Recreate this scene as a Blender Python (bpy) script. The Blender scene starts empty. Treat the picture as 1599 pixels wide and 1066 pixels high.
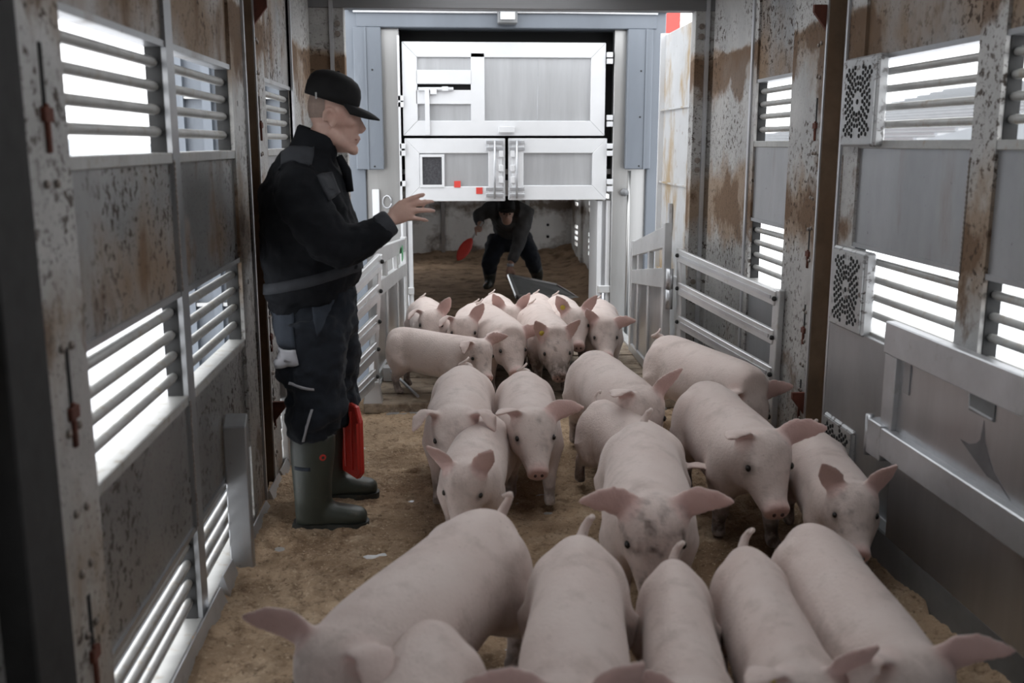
import bpy, bmesh, math, random
import numpy as np
from mathutils import Vector, Matrix, noise
from mathutils.bvhtree import BVHTree

random.seed(7)
SC = bpy.context.scene
COL = SC.collection

# ------------------------------------------------------------------ camera, world, light, exposure
CAM_H = 1.55
FPX = 1555.0
PITCH = math.atan(310 / FPX)
YAW = math.atan(109.5 * math.cos(PITCH) / FPX)
cd = bpy.data.cameras.new('camera')
cam = bpy.data.objects.new('camera', cd)
COL.objects.link(cam)
cd.sensor_width = 36.0
cd.lens = 36.0 * FPX / 1599.0
cd.clip_start = 0.02
cd.clip_end = 600
cam.location = (0, 0, CAM_H)
cam.rotation_euler = (math.pi / 2 - PITCH, 0, -YAW)
cd.dof.use_dof = True
cd.dof.focus_distance = 5.4
cd.dof.aperture_fstop = 2.8
SC.camera = cam

world = bpy.data.worlds.new('overcast_sky')
SC.world = world
world.use_nodes = True
bg = world.node_tree.nodes['Background']
bg.inputs['Color'].default_value = (0.965, 0.98, 1.0, 1)
bg.inputs['Strength'].default_value = 1.0

SC.view_settings.view_transform = 'Standard'
SC.view_settings.look = 'None'
SC.view_settings.gamma = 1.0
SC.view_settings.use_curve_mapping = False
SC.view_settings.exposure = 1.9
try:
    SC.cycles.max_bounces = 8
    SC.cycles.diffuse_bounces = 5
except Exception:
    pass

# a pixel of the 1599x1066 photograph at a chosen distance -> a point of the place
_R = Vector((math.cos(YAW), -math.sin(YAW), 0))
_F = Vector((math.sin(YAW) * math.cos(PITCH), math.cos(YAW) * math.cos(PITCH), -math.sin(PITCH)))
_U = _R.cross(_F)
_C = Vector((0, 0, CAM_H))
def ray(px, py): return _F + _R * ((px - 799.5) / FPX) - _U * ((py - 533) / FPX)
def atY(px, py, Y):
    d = ray(px, py); return _C + d * (Y / d.y)
def atZ(px, py, z=0.0):
    d = ray(px, py); return _C + d * ((z - CAM_H) / d.z)
def atX(px, py, X):
    d = ray(px, py); return _C + d * (X / d.x)

# ------------------------------------------------------------------ materials
MATS = {}
def mk(name, base, rough=0.6, metal=0.0, var=0.12, vscale=5.0, stains=(), bump=0.0, bscale=40.0,
       stretch=(1, 1, 1), coords='world', sheen=0.0, fine=0.0, alpha=None, spec=0.5, emit=None):
    """principled surface; stains = list of dict(col, scale, lo, hi, stretch, z=[(z,amount)...], rough)"""
    m = bpy.data.materials.new(name); m.use_nodes = True
    nt = m.node_tree; N = nt.nodes; L = nt.links
    b = N['Principled BSDF']
    b.inputs['Roughness'].default_value = rough
    b.inputs['Metallic'].default_value = metal
    b.inputs['Specular IOR Level'].default_value = spec
    if sheen: b.inputs['Sheen Weight'].default_value = sheen
    if coords == 'world':
        src = N.new('ShaderNodeNewGeometry').outputs['Position']
    else:
        src = N.new('ShaderNodeTexCoord').outputs['Object']
    def noise_tex(scale, st, detail=6.0, off=0.0):
        mp = N.new('ShaderNodeMapping'); mp.inputs['Scale'].default_value = st
        mp.inputs['Location'].default_value = (off, off * 1.7, off * .6)
        L.new(src, mp.inputs['Vector'])
        t = N.new('ShaderNodeTexNoise'); t.inputs['Scale'].default_value = scale
        t.inputs['Detail'].default_value = detail; t.inputs['Roughness'].default_value = 0.62
        L.new(mp.outputs[0], t.inputs['Vector']); return t.outputs['Fac']
    def rmp(sock, lo, hi, a=0.0, bb=1.0):
        r = N.new('ShaderNodeMapRange'); r.inputs['From Min'].default_value = lo; r.inputs['From Max'].default_value = hi
        r.inputs['To Min'].default_value = a; r.inputs['To Max'].default_value = bb
        L.new(sock, r.inputs['Value']); return r.outputs[0]
    def mul(a, c):
        q = N.new('ShaderNodeMath'); q.operation = 'MULTIPLY'; L.new(a, q.inputs[0])
        if isinstance(c, (int, float)): q.inputs[1].default_value = c
        else: L.new(c, q.inputs[1])
        return q.outputs[0]
    def mixc(fac, a, c):
        x = N.new('ShaderNodeMix'); x.data_type = 'RGBA'
        L.new(fac, x.inputs[0])
        for s, v in ((x.inputs[6], a), (x.inputs[7], c)):
            if isinstance(v, tuple): s.default_value = (*v[:3], 1)
            else: L.new(v, s)
        return x.outputs[2]
    n1 = noise_tex(vscale, stretch)
    lo = tuple(max(0, c * (1 - var)) for c in base); hi = tuple(min(1, c * (1 + var)) for c in base)
    colr = mixc(rmp(n1, .3, .7), lo, hi)
    if fine:
        nf = noise_tex(vscale * 22, stretch, 3.0, 3.1)
        colr = mixc(mul(rmp(nf, .45, .7), fine), colr, tuple(c * .45 for c in base))
    rsock = None
    for i, s in enumerate(stains):
        ns = noise_tex(s['scale'], s.get('stretch', (1, 1, 1)), s.get('detail', 9.0), 7.3 * (i + 1))
        f = ns
        if 'z' in s:
            sp = N.new('ShaderNodeSeparateXYZ'); L.new(src, sp.inputs[0])
            zr = N.new('ShaderNodeValToRGB'); cr = zr.color_ramp
            pts = s['z']; zmin = pts[0][0]; zmax = pts[-1][0]
            L.new(rmp(sp.outputs['Z'], zmin, zmax), zr.inputs[0])
            while len(cr.elements) < len(pts): cr.elements.new(.5)
            for e, (z, a) in zip(cr.elements, pts):
                e.position = (z - zmin) / (zmax - zmin); e.color = (a, a, a, 1)
            ad = N.new('ShaderNodeMath'); ad.operation = 'ADD'
            L.new(ns, ad.inputs[0])
            sb = N.new('ShaderNodeMath'); sb.operation = 'SUBTRACT'; L.new(zr.outputs[0], sb.inputs[0]); sb.inputs[1].default_value = .5
            L.new(mul(sb.outputs[0], s.get('zamt', .5)), ad.inputs[1]); f = ad.outputs[0]
        f = mul(rmp(f, s['lo'], s['hi']), s.get('amt', 1.0))
        if 'mask' in s: f = mul(f, rmp(noise_tex(s['mask'][0], (1, 1, 1), 3.0, 11.1 + i), s['mask'][1], s['mask'][2]))
        colr = mixc(f, colr, s['col'])
        if 'rough' in s:
            r = N.new('ShaderNodeMix'); r.data_type = 'FLOAT'; L.new(f, r.inputs[0])
            if rsock is None: r.inputs[2].default_value = rough
            else: L.new(rsock, r.inputs[2])
            r.inputs[3].default_value = s['rough']; rsock = r.outputs[0]
            if metal > 0:
                L.new(rmp(f, 0, 1, metal, 0.0), b.inputs['Metallic'])
    L.new(colr, b.inputs['Base Color'])
    if rsock is not None: L.new(rsock, b.inputs['Roughness'])
    if bump:
        nb = noise_tex(bscale, stretch, 8.0, 1.3)
        bp = N.new('ShaderNodeBump'); bp.inputs['Strength'].default_value = bump; bp.inputs['Distance'].default_value = .02
        L.new(nb, bp.inputs['Height']); L.new(bp.outputs[0], b.inputs['Normal'])
    if emit:
        b.inputs['Emission Color'].default_value = (*emit[0], 1); b.inputs['Emission Strength'].default_value = emit[1]
    MATS[name] = m
    return m

BROWN = (0.105, 0.062, 0.034)
DRY = (0.24, 0.155, 0.088)
SPLAT = [dict(col=(.045, .028, .018), scale=34, lo=.55, hi=.60, amt=.85, rough=.95, mask=(2.2, .42, .58), detail=4),
         dict(col=(.03, .02, .014), scale=75, lo=.60, hi=.64, amt=.8, rough=.95, mask=(1.5, .40, .60), detail=3)]
wall_st = [dict(col=DRY, scale=1.5, lo=.44, hi=.64, stretch=(1, 1, .65), z=[(0, .55), (.5, .25), (.95, .25), (1.2, .62), (1.4, .3), (1.75, .5), (1.95, .75), (2.2, .66), (2.4, .55)], zamt=.45, amt=.8, rough=.85),
           dict(col=(.15, .09, .05), scale=3.2, lo=.57, hi=.66, stretch=(1, 1.2, .55), z=[(0, .55), (.5, .3), (1.0, .35), (1.2, .65), (1.4, .35), (1.8, .55), (2.0, .65), (2.2, .4), (2.4, .2)], zamt=.35, amt=.7, rough=.9)] + SPLAT
mk('wall_alu', (.25, .25, .25), .36, .6, .25, 3.0, wall_st, bump=.08, bscale=6, stretch=(1, 1, .6))
mk('wall_alu_clean', (.33, .335, .345), .34, .65, .16, 3.0, [dict(col=DRY, scale=2.2, lo=.60, hi=.78, stretch=(1, 1.5, .3), amt=.6, rough=.8), dict(col=(.06, .04, .03), scale=30, lo=.66, hi=.72, amt=.5, rough=.9)], stretch=(1, 1, .5), bump=.05, bscale=5)
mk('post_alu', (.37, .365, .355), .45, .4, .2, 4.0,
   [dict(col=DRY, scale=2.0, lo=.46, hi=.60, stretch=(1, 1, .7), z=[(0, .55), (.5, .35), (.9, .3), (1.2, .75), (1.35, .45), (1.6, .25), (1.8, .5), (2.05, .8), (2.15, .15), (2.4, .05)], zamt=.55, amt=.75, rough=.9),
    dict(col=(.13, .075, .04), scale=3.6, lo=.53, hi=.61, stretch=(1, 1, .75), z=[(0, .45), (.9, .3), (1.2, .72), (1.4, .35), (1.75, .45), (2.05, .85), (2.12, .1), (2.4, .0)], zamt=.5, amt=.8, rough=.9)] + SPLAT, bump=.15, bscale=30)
mk('rail_alu', (.50, .51, .53), .35, .7, .15, 4.0, [dict(col=(.2, .17, .13), scale=9, lo=.60, hi=.75, amt=.5, rough=.8)], stretch=(1, 1, 1))
mk('slat_alu', (.36, .36, .35), .42, .4, .15, 8.0, [dict(col=(.30, .25, .18), scale=22, lo=.55, hi=.68, amt=.6, rough=.8)])
mk('channel_rust', (.14, .095, .062), .8, 0, .4, 5.0, [dict(col=(.16, .10, .06), scale=5, lo=.5, hi=.7, stretch=(1, 1, .3))])
mk('rust_red', (.10, .03, .018), .85, 0, .4, 20)
mk('rubber_and_shade', (.018, .018, .018), .8, 0, .3, 20)
mk('black_slot', (.008, .008, .008), .9, 0, .1, 20)
mk('bolt_steel', (.22, .19, .17), .45, .6, .3, 60)
mk('header_alu', (.20, .20, .205), .5, .6, .12, 2.0, stretch=(.3, 1, 6))
mk('roof_alu', (.55, .55, .55), .6, .2, .1, 2.0)
mk('blue_steel', (.135, .153, .178), .42, .15, .10, 3.0, [dict(col=(.24, .27, .30), scale=5, lo=.60, hi=.80, stretch=(1, 1, .25), amt=.5), dict(col=(.1, .1, .1), scale=40, lo=.70, hi=.76, amt=.4)], stretch=(1, 1, .3))
mk('stainless', (.42, .42, .415), .34, .75, .10, 3.0, [dict(col=(.3, .29, .28), scale=6, lo=.62, hi=.8, stretch=(1, 1, .2), amt=.5)], stretch=(3, 1, .15))
mk('white_alu', (.64, .65, .665), .38, .15, .04, 4.0, [dict(col=(.55, .54, .50), scale=9, lo=.64, hi=.8, stretch=(1, 1, .3), amt=.4)])
mk('panel_alu', (.50, .51, .525), .36, .55, .10, 4.0, [dict(col=(.42, .42, .42), scale=4, lo=.55, hi=.8, stretch=(2, 1, .25), amt=.5)], stretch=(3, 1, .3))
mk('gate_alu', (.55, .555, .56), .36, .5, .10, 4.0, [dict(col=(.40, .37, .32), scale=12, lo=.60, hi=.74, amt=.6, rough=.7), dict(col=(.12, .09, .06), scale=40, lo=.68, hi=.74, amt=.6, rough=.9)])
mk('gate_panel', (.46, .465, .475), .30, .88, .12, 3.0, [dict(col=(.30, .28, .26), scale=5, lo=.58, hi=.8, stretch=(1, 1, .3), amt=.5)], stretch=(2, 2, .3))
mk('rust_door', (.50, .51, .52), .5, .1, .08, 3.0, [dict(col=(.36, .255, .13), scale=4, lo=.48, hi=.62, stretch=(1, 1, .5), amt=.85, rough=.9, z=[(0, .4), (.9, .5), (1.25, .62), (1.6, .4), (2.0, .62), (2.4, .4)], zamt=.35), dict(col=(.16, .09, .05), scale=14, lo=.64, hi=.72, amt=.6, rough=.9)])
mk('inner_wall', (.78, .78, .77), .55, .25, .12, 2.0, [dict(col=(.13, .09, .06), scale=2.6, lo=.46, hi=.62, z=[(0, .62), (.35, .3), (.62, .55), (.72, .72), (.85, .35), (1.3, .4)], zamt=.5, amt=.9, rough=.9)])
mk('deck_alu', (.52, .53, .54), .35, .55, .1, 6.0, [dict(col=(.3, .22, .14), scale=9, lo=.5, hi=.7, amt=.6, rough=.9)])
mk('sawdust', (.50, .365, .245), .95, 0, .25, 2.2,
   [dict(col=(.185, .115, .066), scale=1.15, lo=.46, hi=.60, amt=.8, detail=5), dict(col=(.66, .52, .375), scale=5.0, lo=.54, hi=.70, amt=.7), dict(col=(.13, .078, .045), scale=16, lo=.54, hi=.68, amt=.65), dict(col=(.10, .06, .035), scale=48, lo=.56, hi=.66, amt=.65), dict(col=(.72, .58, .42), scale=90, lo=.58, hi=.66, amt=.6)], bump=1.0, bscale=60, spec=.2)
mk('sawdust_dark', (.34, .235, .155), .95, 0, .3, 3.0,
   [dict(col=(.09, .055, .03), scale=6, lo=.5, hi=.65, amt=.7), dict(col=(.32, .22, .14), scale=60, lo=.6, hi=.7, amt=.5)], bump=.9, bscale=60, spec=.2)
mk('plank_ramp', (.27, .215, .16), .85, .0, .3, 5.0, [dict(col=(.10, .065, .04), scale=9, lo=.5, hi=.65, amt=.8), dict(col=(.48, .42, .33), scale=16, lo=.58, hi=.7, amt=.6)], bump=.5, bscale=40)
mk('asphalt', (.05, .053, .06), .8, 0, .2, 3)
mk('pale_ground', (.72, .73, .75), .95, 0, .06, .2)
mk('tree_line', (.42, .45, .48), .95, 0, .2, .3)
mk('shed_roof', (.17, .18, .19), .6, .1, .08, 1.0)
mk('shed_wall', (.5, .5, .5), .8, 0, .1, 1.0)
mk('red_paint', (.45, .045, .035), .5, 0, .1, 6)
mk('red_plastic', (.52, .035, .025), .35, 0, .08, 8)
mk('red_sticker', (.55, .05, .04), .5, 0, .05, 8)
mk('green_sticker', (.10, .35, .16), .5, 0, .1, 30)
mk('smoked_glass', (.055, .055, .06), .25, 0, .4, 60)
mk('lamp_glass', (.75, .77, .78), .25, 0, .05, 20)
mk('sock_blue', (.03, .04, .10), .5, 0, .1, 20)
mk('jacket', (.0095, .0105, .013), .85, 0, .25, 12, bump=.35, bscale=14, spec=.15)
mk('jacket_grey', (.042, .045, .052), .8, 0, .15, 20, bump=.2, bscale=20, spec=.2)
mk('trousers', (.013, .016, .022), .85, 0, .3, 12, bump=.35, bscale=14, sheen=.05, spec=.2)
mk('trousers_blue', (.035, .042, .055), .85, 0, .2, 14, spec=.2)
mk('reflective', (.36, .36, .39), .55, .1, .08, 20)
mk('boot_green', (.036, .042, .034), .42, 0, .2, 6, [dict(col=(.16, .13, .09), scale=14, lo=.60, hi=.75, amt=.5, rough=.9)], bump=.08, bscale=30)
mk('boot_sole', (.018, .02, .018), .5, 0, .25, 12, [dict(col=(.15, .11, .07), scale=20, lo=.56, hi=.7, amt=.6, rough=.9)])
mk('skin', (.53, .345, .285), .5, 0, .10, 14, [dict(col=(.50, .25, .205), scale=9, lo=.50, hi=.75, amt=.5)], bump=.08, bscale=60)
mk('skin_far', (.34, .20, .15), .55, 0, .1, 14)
mk('stubble', (.25, .185, .155), .8, 0, .1, 60)
mk('cap_black', (.010, .010, .0105), .75, 0, .2, 30, bump=.1, bscale=90, spec=.2)
mk('grey_cloth', (.06, .06, .062), .85, 0, .2, 10, spec=.2)
mk('eye_dark', (.012, .008, .007), .12, 0, .1, 30)
mk('eye_white', (.6, .55, .5), .3, 0, .1, 30)
mk('nostril', (.055, .022, .02), .6, 0, .2, 30)
mk('lip', (.30, .12, .10), .5, 0, .1, 30)
mk('tag_yellow', (.70, .55, .08), .4, 0, .05, 30)
mk('paddle_shaft', (.5, .5, .5), .35, .6, .1, 20)
mk('board_grey', (.16, .165, .17), .5, .2, .2, 6)
mk('vent_alu', (.40, .405, .41), .38, .45, .1, 5.0, SPLAT[:1])
mk('patina', (.13, .125, .13), .5, .3, .2, 12)

# ------------------------------------------------------------------ mesh helpers
class MB:
    def __init__(s): s.v = []; s.f = []
    def _add(s, vs, fs):
        o = len(s.v); s.v.extend([tuple(p) for p in vs]); s.f.extend([tuple(i + o for i in f) for f in fs]); return s
    def box(s, x0, x1, y0, y1, z0, z1):
        vs = [(x, y, z) for x in (x0, x1) for y in (y0, y1) for z in (z0, z1)]
        return s._add(vs, [(0, 1, 3, 2), (4, 6, 7, 5), (0, 4, 5, 1), (2, 3, 7, 6), (0, 2, 6, 4), (1, 5, 7, 3)])
    def obox(s, c, ax, ay, az):
        """box about c with half-axis vectors"""
        c, ax, ay, az = Vector(c), Vector(ax), Vector(ay), Vector(az)
        vs = [c + ax * i + ay * j + az * k for i in (-1, 1) for j in (-1, 1) for k in (-1, 1)]
        return s._add(vs, [(0, 1, 3, 2), (4, 6, 7, 5), (0, 4, 5, 1), (2, 3, 7, 6), (0, 2, 6, 4), (1, 5, 7, 3)])
    def bar(s, a, b, w, h, up=(0, 0, 1)):
        """rectangular bar a->b, w across (horizontal), h along up"""
        a, b = Vector(a), Vector(b); d = (b - a); L = d.length; d.normalize()
        sd = d.cross(Vector(up)).normalized(); u = sd.cross(d).normalized()
        return s.obox((a + b) / 2, d * (L / 2), sd * (w / 2), u * (h / 2))
    def tube(s, pts, rad, n=10, cap=True):
        pts = [Vector(p) for p in pts]
        if isinstance(rad, (int, float)): rad = [rad] * len(pts)
        rings = []; prev = None
        for i, p in enumerate(pts):
            d = (pts[min(i + 1, len(pts) - 1)] - pts[max(i - 1, 0)]).normalized()
            if prev is None:
                prev = d.orthogonal().normalized()
            u = (prev - d * prev.dot(d)).normalized(); w = d.cross(u); prev = u
            rings.append([p + (u * math.cos(t) + w * math.sin(t)) * rad[i] for t in [2 * math.pi * k / n for k in range(n)]])
        return s.rings(rings, cap)
    def rings(s, rings, cap=True):
        n = len(rings[0]); vs = [p for r in rings for p in r]; fs = []
        for i in range(len(rings) - 1):
            for k in range(n):
                a = i * n + k; b = i * n + (k + 1) % n
                fs.append((a, b, b + n, a + n))
        if cap:
            fs.append(tuple(range(n - 1, -1, -1))); o = (len(rings) - 1) * n; fs.append(tuple(range(o, o + n)))
        return s._add(vs, fs)
    def loft(s, secs, n=20, e=2.0):
        """secs: (centre, side vector, up vector, half_side, half_up)"""
        rings = []
        for c, sd, up, a, b in secs:
            c, sd, up = Vector(c), Vector(sd), Vector(up); r = []
            for k in range(n):
                t = 2 * math.pi * k / n; ct, st = math.cos(t), math.sin(t)
                x = math.copysign(abs(ct) ** (2 / e), ct); y = math.copysign(abs(st) ** (2 / e), st)
                r.append(c + sd * (x * a) + up * (y * b))
            rings.append(r)
        return s.rings(rings)
    def ball(s, c, rx, ry=None, rz=None, n=12, m=8, mat=None):
        ry = rx if ry is None else ry; rz = rx if rz is None else rz
        c = Vector(c); rings = []
        for i in range(1, m):
            ph = math.pi * i / m
            rr = []
            for k in range(n):
                t = 2 * math.pi * k / n
                q = Vector((rx * math.sin(ph) * math.cos(t), ry * math.sin(ph) * math.sin(t), rz * math.cos(ph)))
                rr.append(c + (mat @ q if mat else q))
            rings.append(rr)
        return s.rings(rings)
    def prism(s, poly, axis, d0, d1):
        """poly: list of 2-D points; axis x|y|z is the extrusion axis"""
        def P(p, d):
            return {'x': (d, p[0], p[1]), 'y': (p[0], d, p[1]), 'z': (p[0], p[1], d)}[axis]
        n = len(poly); vs = [P(p, d0) for p in poly] + [P(p, d1) for p in poly]
        fs = [tuple(range(n - 1, -1, -1)), tuple(range(n, 2 * n))] + [(i, (i + 1) % n, (i + 1) % n + n, i + n) for i in range(n)]
        return s._add(vs, fs)
    def mesh(s, name):
        me = bpy.data.meshes.new(name); me.from_pydata(s.v, [], s.f)
        bm = bmesh.new(); bm.from_mesh(me); bmesh.ops.recalc_face_normals(bm, faces=bm.faces); bm.to_mesh(me); bm.free()
        return me
    def build(s, name, mat, parent=None, smooth=False, bevel=0.0):
        me = s.mesh(name)
        return link(name, me, mat, parent, smooth, bevel)

def link(name, me, mat, parent=None, smooth=False, bevel=0.0):
    if not me.materials: me.materials.append(MATS[mat] if isinstance(mat, str) else mat)
    if smooth:
        for p in me.polygons: p.use_smooth = True
    o = bpy.data.objects.new(name, me); COL.objects.link(o)
    if parent is not None: o.parent = parent
    if bevel:
        b = o.modifiers.new('bevel', 'BEVEL'); b.width = bevel; b.segments = 1; b.limit_method = 'ANGLE'
    return o
def empty(name, loc=(0, 0, 0)):
    o = bpy.data.objects.new(name, None); COL.objects.link(o); o.location = loc; o.empty_display_size = .1
    return o
def tag(o, label=None, cat=None, group=None, kind=None):
    if label: o['label'] = label
    if cat: o['category'] = cat
    if group: o['group'] = group
    if kind: o['kind'] = kind
    return o
def settle(root, *objs):
    """keep world place of children after the root has been given a location (parts are built in world space)"""
    for o in objs: o.matrix_parent_inverse = Matrix.Translation(-Vector(root.location))
def root_at(name, loc, label, cat, group=None):
    r = empty(name, loc); tag(r, label, cat, group); return r
class Thing:
    """an Empty at a thing's base; parts are given in world coordinates"""
    def __init__(s, name, loc, label, cat, group=None, kind=None):
        s.o = empty(name, loc); tag(s.o, label, cat, group, kind); s.inv = Matrix.Translation(-Vector(loc))
    def part(s, mb, name, mat, parent=None, smooth=False, bevel=0.0, label=None):
        c = mb.build(name, mat, parent or s.o, smooth, bevel)
        if parent is None: c.matrix_parent_inverse = s.inv
        if label: c['label'] = label
        return c
    def share(s, me, name, mat, loc=(0, 0, 0), rot=None, parent=None):
        c = link(name, me, mat, parent or s.o)
        c.matrix_parent_inverse = s.inv if parent is None else Matrix()
        c.location = loc
        if rot: c.rotation_euler = rot
        return c

def remesh(mb, voxel, smooth_it=6, fac=.5):
    me = mb.mesh('tmp'); o = bpy.data.objects.new('tmp', me); COL.objects.link(o)
    r = o.modifiers.new('r', 'REMESH'); r.mode = 'VOXEL'; r.voxel_size = voxel; r.use_smooth_shade = True
    if smooth_it:
        q = o.modifiers.new('s', 'SMOOTH'); q.factor = fac; q.iterations = smooth_it
    dg = bpy.context.evaluated_depsgraph_get(); dg.update()
    out = bpy.data.meshes.new_from_object(o.evaluated_get(dg))
    bpy.data.objects.remove(o); bpy.data.meshes.remove(me)
    for p in out.polygons: p.use_smooth = True
    return out
def verts_np(me):
    a = np.empty(len(me.vertices) * 3, np.float32); me.vertices.foreach_get('co', a); return a.reshape(-1, 3)
def set_verts(me, a):
    me.vertices.foreach_set('co', a.astype(np.float32).ravel()); me.update()
# ------------------------------------------------------------------ the trailer
XL, XR = -0.80, 1.70
Y0, YR, ZC = -2.6, 6.45, 2.60

def cells(mb, ys, zs, hole, fx):
    """wall slab made of cells; hole(yc, zc) True leaves an opening; fx(y0,y1,z0,z1) adds one cell"""
    for a, b in zip(ys[:-1], ys[1:]):
        for c, d in zip(zs[:-1], zs[1:]):
            if not hole((a + b) / 2, (c + d) / 2): fx(a, b, c, d)

def side_wall(side):
    s = -1 if side == 'left' else 1
    X0 = XL if s < 0 else XR
    def xr(d0, d1):                       # d > 0 into the room
        a, b = X0 - s * d0, X0 - s * d1
        return min(a, b), max(a, b)
    def bx(mb, y0, y1, z0, z1, d0=0.0, d1=-.045):
        x0, x1 = xr(d0, d1); return mb.box(x0, x1, y0, y1, z0, z1)
    if s < 0:
        rows = [(1.522, 1.82), (.787, 1.094), (.05, .345)]
        bays = [(-2.3, -1.5), (-1.43, -.62), (-.2, .62), (.69, 1.5), (2.20, 3.035), (3.115, 3.94), (4.67, 5.47)]
    else:
        rows = [(1.56, 1.865), (.812, 1.13), (.06, .33)]
        bays = [(-2.3, -1.5), (-1.43, -.62), (-.2, .62), (.69, 1.5), (2.20, 2.99), (3.14, 4.02), (4.85, 5.41)]
    wall = MB()                           # the sill beam and the top plate that carry the bays
    bx(wall, Y0, YR, -.22, -.002, 0, -.09); bx(wall, Y0, YR, ZC - .12, ZC, .01, -.06)
    w = wall.build('wall_' + side, 'wall_alu'); tag(w, 'grimy aluminium side wall of the trailer, %s side, with louvred vents' % side, None, None, 'structure')
    def part(mb, name, mat, smooth=False, bevel=0.0): return mb.build(name, mat, w, smooth, bevel)
    # louvre rows
    slat_cache = {}
    for (y0, y1) in bays:
        edges = [0.0] + [v for r in sorted(rows) for v in r] + [ZC - .12]
        for i in range(0, len(edges), 2):
            part(bx(MB(), y0, y1, edges[i] + (.004 if i else 0), edges[i + 1] - .008), 'panel', 'wall_alu' if edges[i] > 1.2 or s < 0 else 'wall_alu_clean')
        for (b, t) in rows:
            part(bx(MB(), y0 - .01, y1 + .01, b - .032, b, .010, -.055), 'sill', 'slat_alu', bevel=.003)
            part(bx(MB(), y0 - .01, y1 + .01, t, t + .018, .008, -.05), 'lintel', 'wall_alu_clean')
            part(bx(MB(), y1 - .004, y1 + .012, b, t, -.004, -.05), 'jamb', 'rubber_and_shade')
            L = y1 - y0
            key = round(L, 3)
            if key not in slat_cache:
                slat_cache[key] = MB().tube([(0, 0, 0), (0, .03, 0), (0, L - .03, 0), (0, L, 0)], [.012, .0148, .0148, .012], 12).mesh('slat')
                for p in slat_cache[key].polygons: p.use_smooth = len(p.vertices) == 4
            n = 4; pit = (t - b) / (n + .62)
            for k in range(n):
                o = link('slat', slat_cache[key], 'slat_alu', w)
                o.location = (X0 + s * .026, y0, b + pit * (k + .92) + random.uniform(-.002, .002))
                o.rotation_euler = (random.uniform(-.003, .003), random.uniform(0, 3), 0)
    # uprights between the bays, with through holes where daylight shows
    ups = []
    prev = Y0
    for (y0, y1) in bays: ups.append((prev, y0)); prev = y1
    ups.append((prev, 6.30))
    holes = []
    if s < 0:
        holes = [(2.115, .985, .016, .024), (4.03, 1.70, .016, .02), (4.04, 1.605, .016, .02), (4.06, 1.00, .014, .02), (4.06, .935, .014, .02), (4.07, .245, .014, .022), (4.075, .175, .014, .022)]
    for (a, b) in ups:
        if b - a < .01: continue
        spans = [(a, b)]
        if a < 4.25 < b: spans = [(a, 4.186), (4.414, b)]
        for (c, d) in spans:
            mb = MB(); hs = [h for h in holes if c < h[0] < d]
            ys = sorted({c, d} | {h[0] - h[2] / 2 for h in hs} | {h[0] + h[2] / 2 for h in hs})
            zs = sorted({0, ZC - .12} | {h[1] - h[3] / 2 for h in hs} | {h[1] + h[3] / 2 for h in hs})
            cells(mb, ys, zs, lambda y, z: any(abs(y - h[0]) < h[2] / 2 and abs(z - h[1]) < h[3] / 2 for h in hs), lambda y0, y1, z0, z1: bx(mb, y0, y1, z0, z1, .012, -.045))
            part(mb, 'upright', 'post_alu' if (d - c) > .1 else 'wall_alu_clean')
    # lift channel
    ch = MB(); bx(ch, 4.19, 4.41, 0, ZC - .12, -.055, -.07); bx(ch, 4.185, 4.20, 0, ZC - .12, .016, -.07); bx(ch, 4.40, 4.415, 0, ZC - .12, .016, -.07)
    part(ch, 'lift_channel', 'channel_rust')
    part(bx(MB(), 4.178, 4.196, 0, ZC - .12, .022, .0), 'channel_lip', 'rail_alu'); part(bx(MB(), 4.404, 4.420, 0, ZC - .12, .022, .0), 'channel_lip', 'rail_alu')
    # near pillar
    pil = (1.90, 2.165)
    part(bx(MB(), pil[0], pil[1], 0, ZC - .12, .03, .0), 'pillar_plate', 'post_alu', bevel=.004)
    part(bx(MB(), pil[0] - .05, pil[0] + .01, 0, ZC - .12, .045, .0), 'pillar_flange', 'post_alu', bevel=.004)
    part(bx(MB(), pil[0] - .22, pil[0] - .05, 0, ZC - .12, .07, .0), 'pillar_shade_strip', 'rubber_and_shade', bevel=.004)  # added strip; its black stands in for the shade beside the pillar
    # bolts, slotted latches, brackets
    bolt = MB().ball((0, 0, 0), .006, .0095, .0095, 10, 6).mesh('bolt')
    for p in bolt.polygons: p.use_smooth = True
    def bolts(y, dy, zl, d):
        for z in zl:
            for q in (-dy, dy):
                o = link('bolt', bolt, 'bolt_steel', w); o.location = (X0 - s * d, y + q + random.uniform(-.003, .003), z + random.uniform(-.006, .006))
    bolts(2.045, .028, (2.02, 1.83, 1.47, 1.14, .97, .79, .66, .52, .36, .22, .08), .033)
    bolts(4.50, .016, (2.2, 1.98, 1.84, 1.50, 1.30, 1.16, 1.02, .78, .64, .52, .40, .26, .14), .014)
    slot = MB(); bx(slot, -.006, .006, -.085, .085, 0.0, -.002)
    def latch(y, z, d, k):
        mb = MB(); bx(mb, y - .008 * k, y + .008 * k, z - .01, z + .12 * k, d + .002, d - .004); part(mb, 'slot', 'black_slot')
        mb = MB(); bx(mb, y - .007 * k, y + .007 * k, z - .09 * k, z + .005, d + .008, d - .002)
        bx(mb, y - .022 * k, y + .022 * k, z - .03 * k, z - .002, d + .010, d - .002); part(mb, 'latch', 'rust_red', bevel=.002)
    for z in (1.62, 1.02, .48): latch(2.045, z, .03, 1.0)
    for z in (1.64, 1.06, .70, .34): latch(4.50, z, .012, .9)
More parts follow.
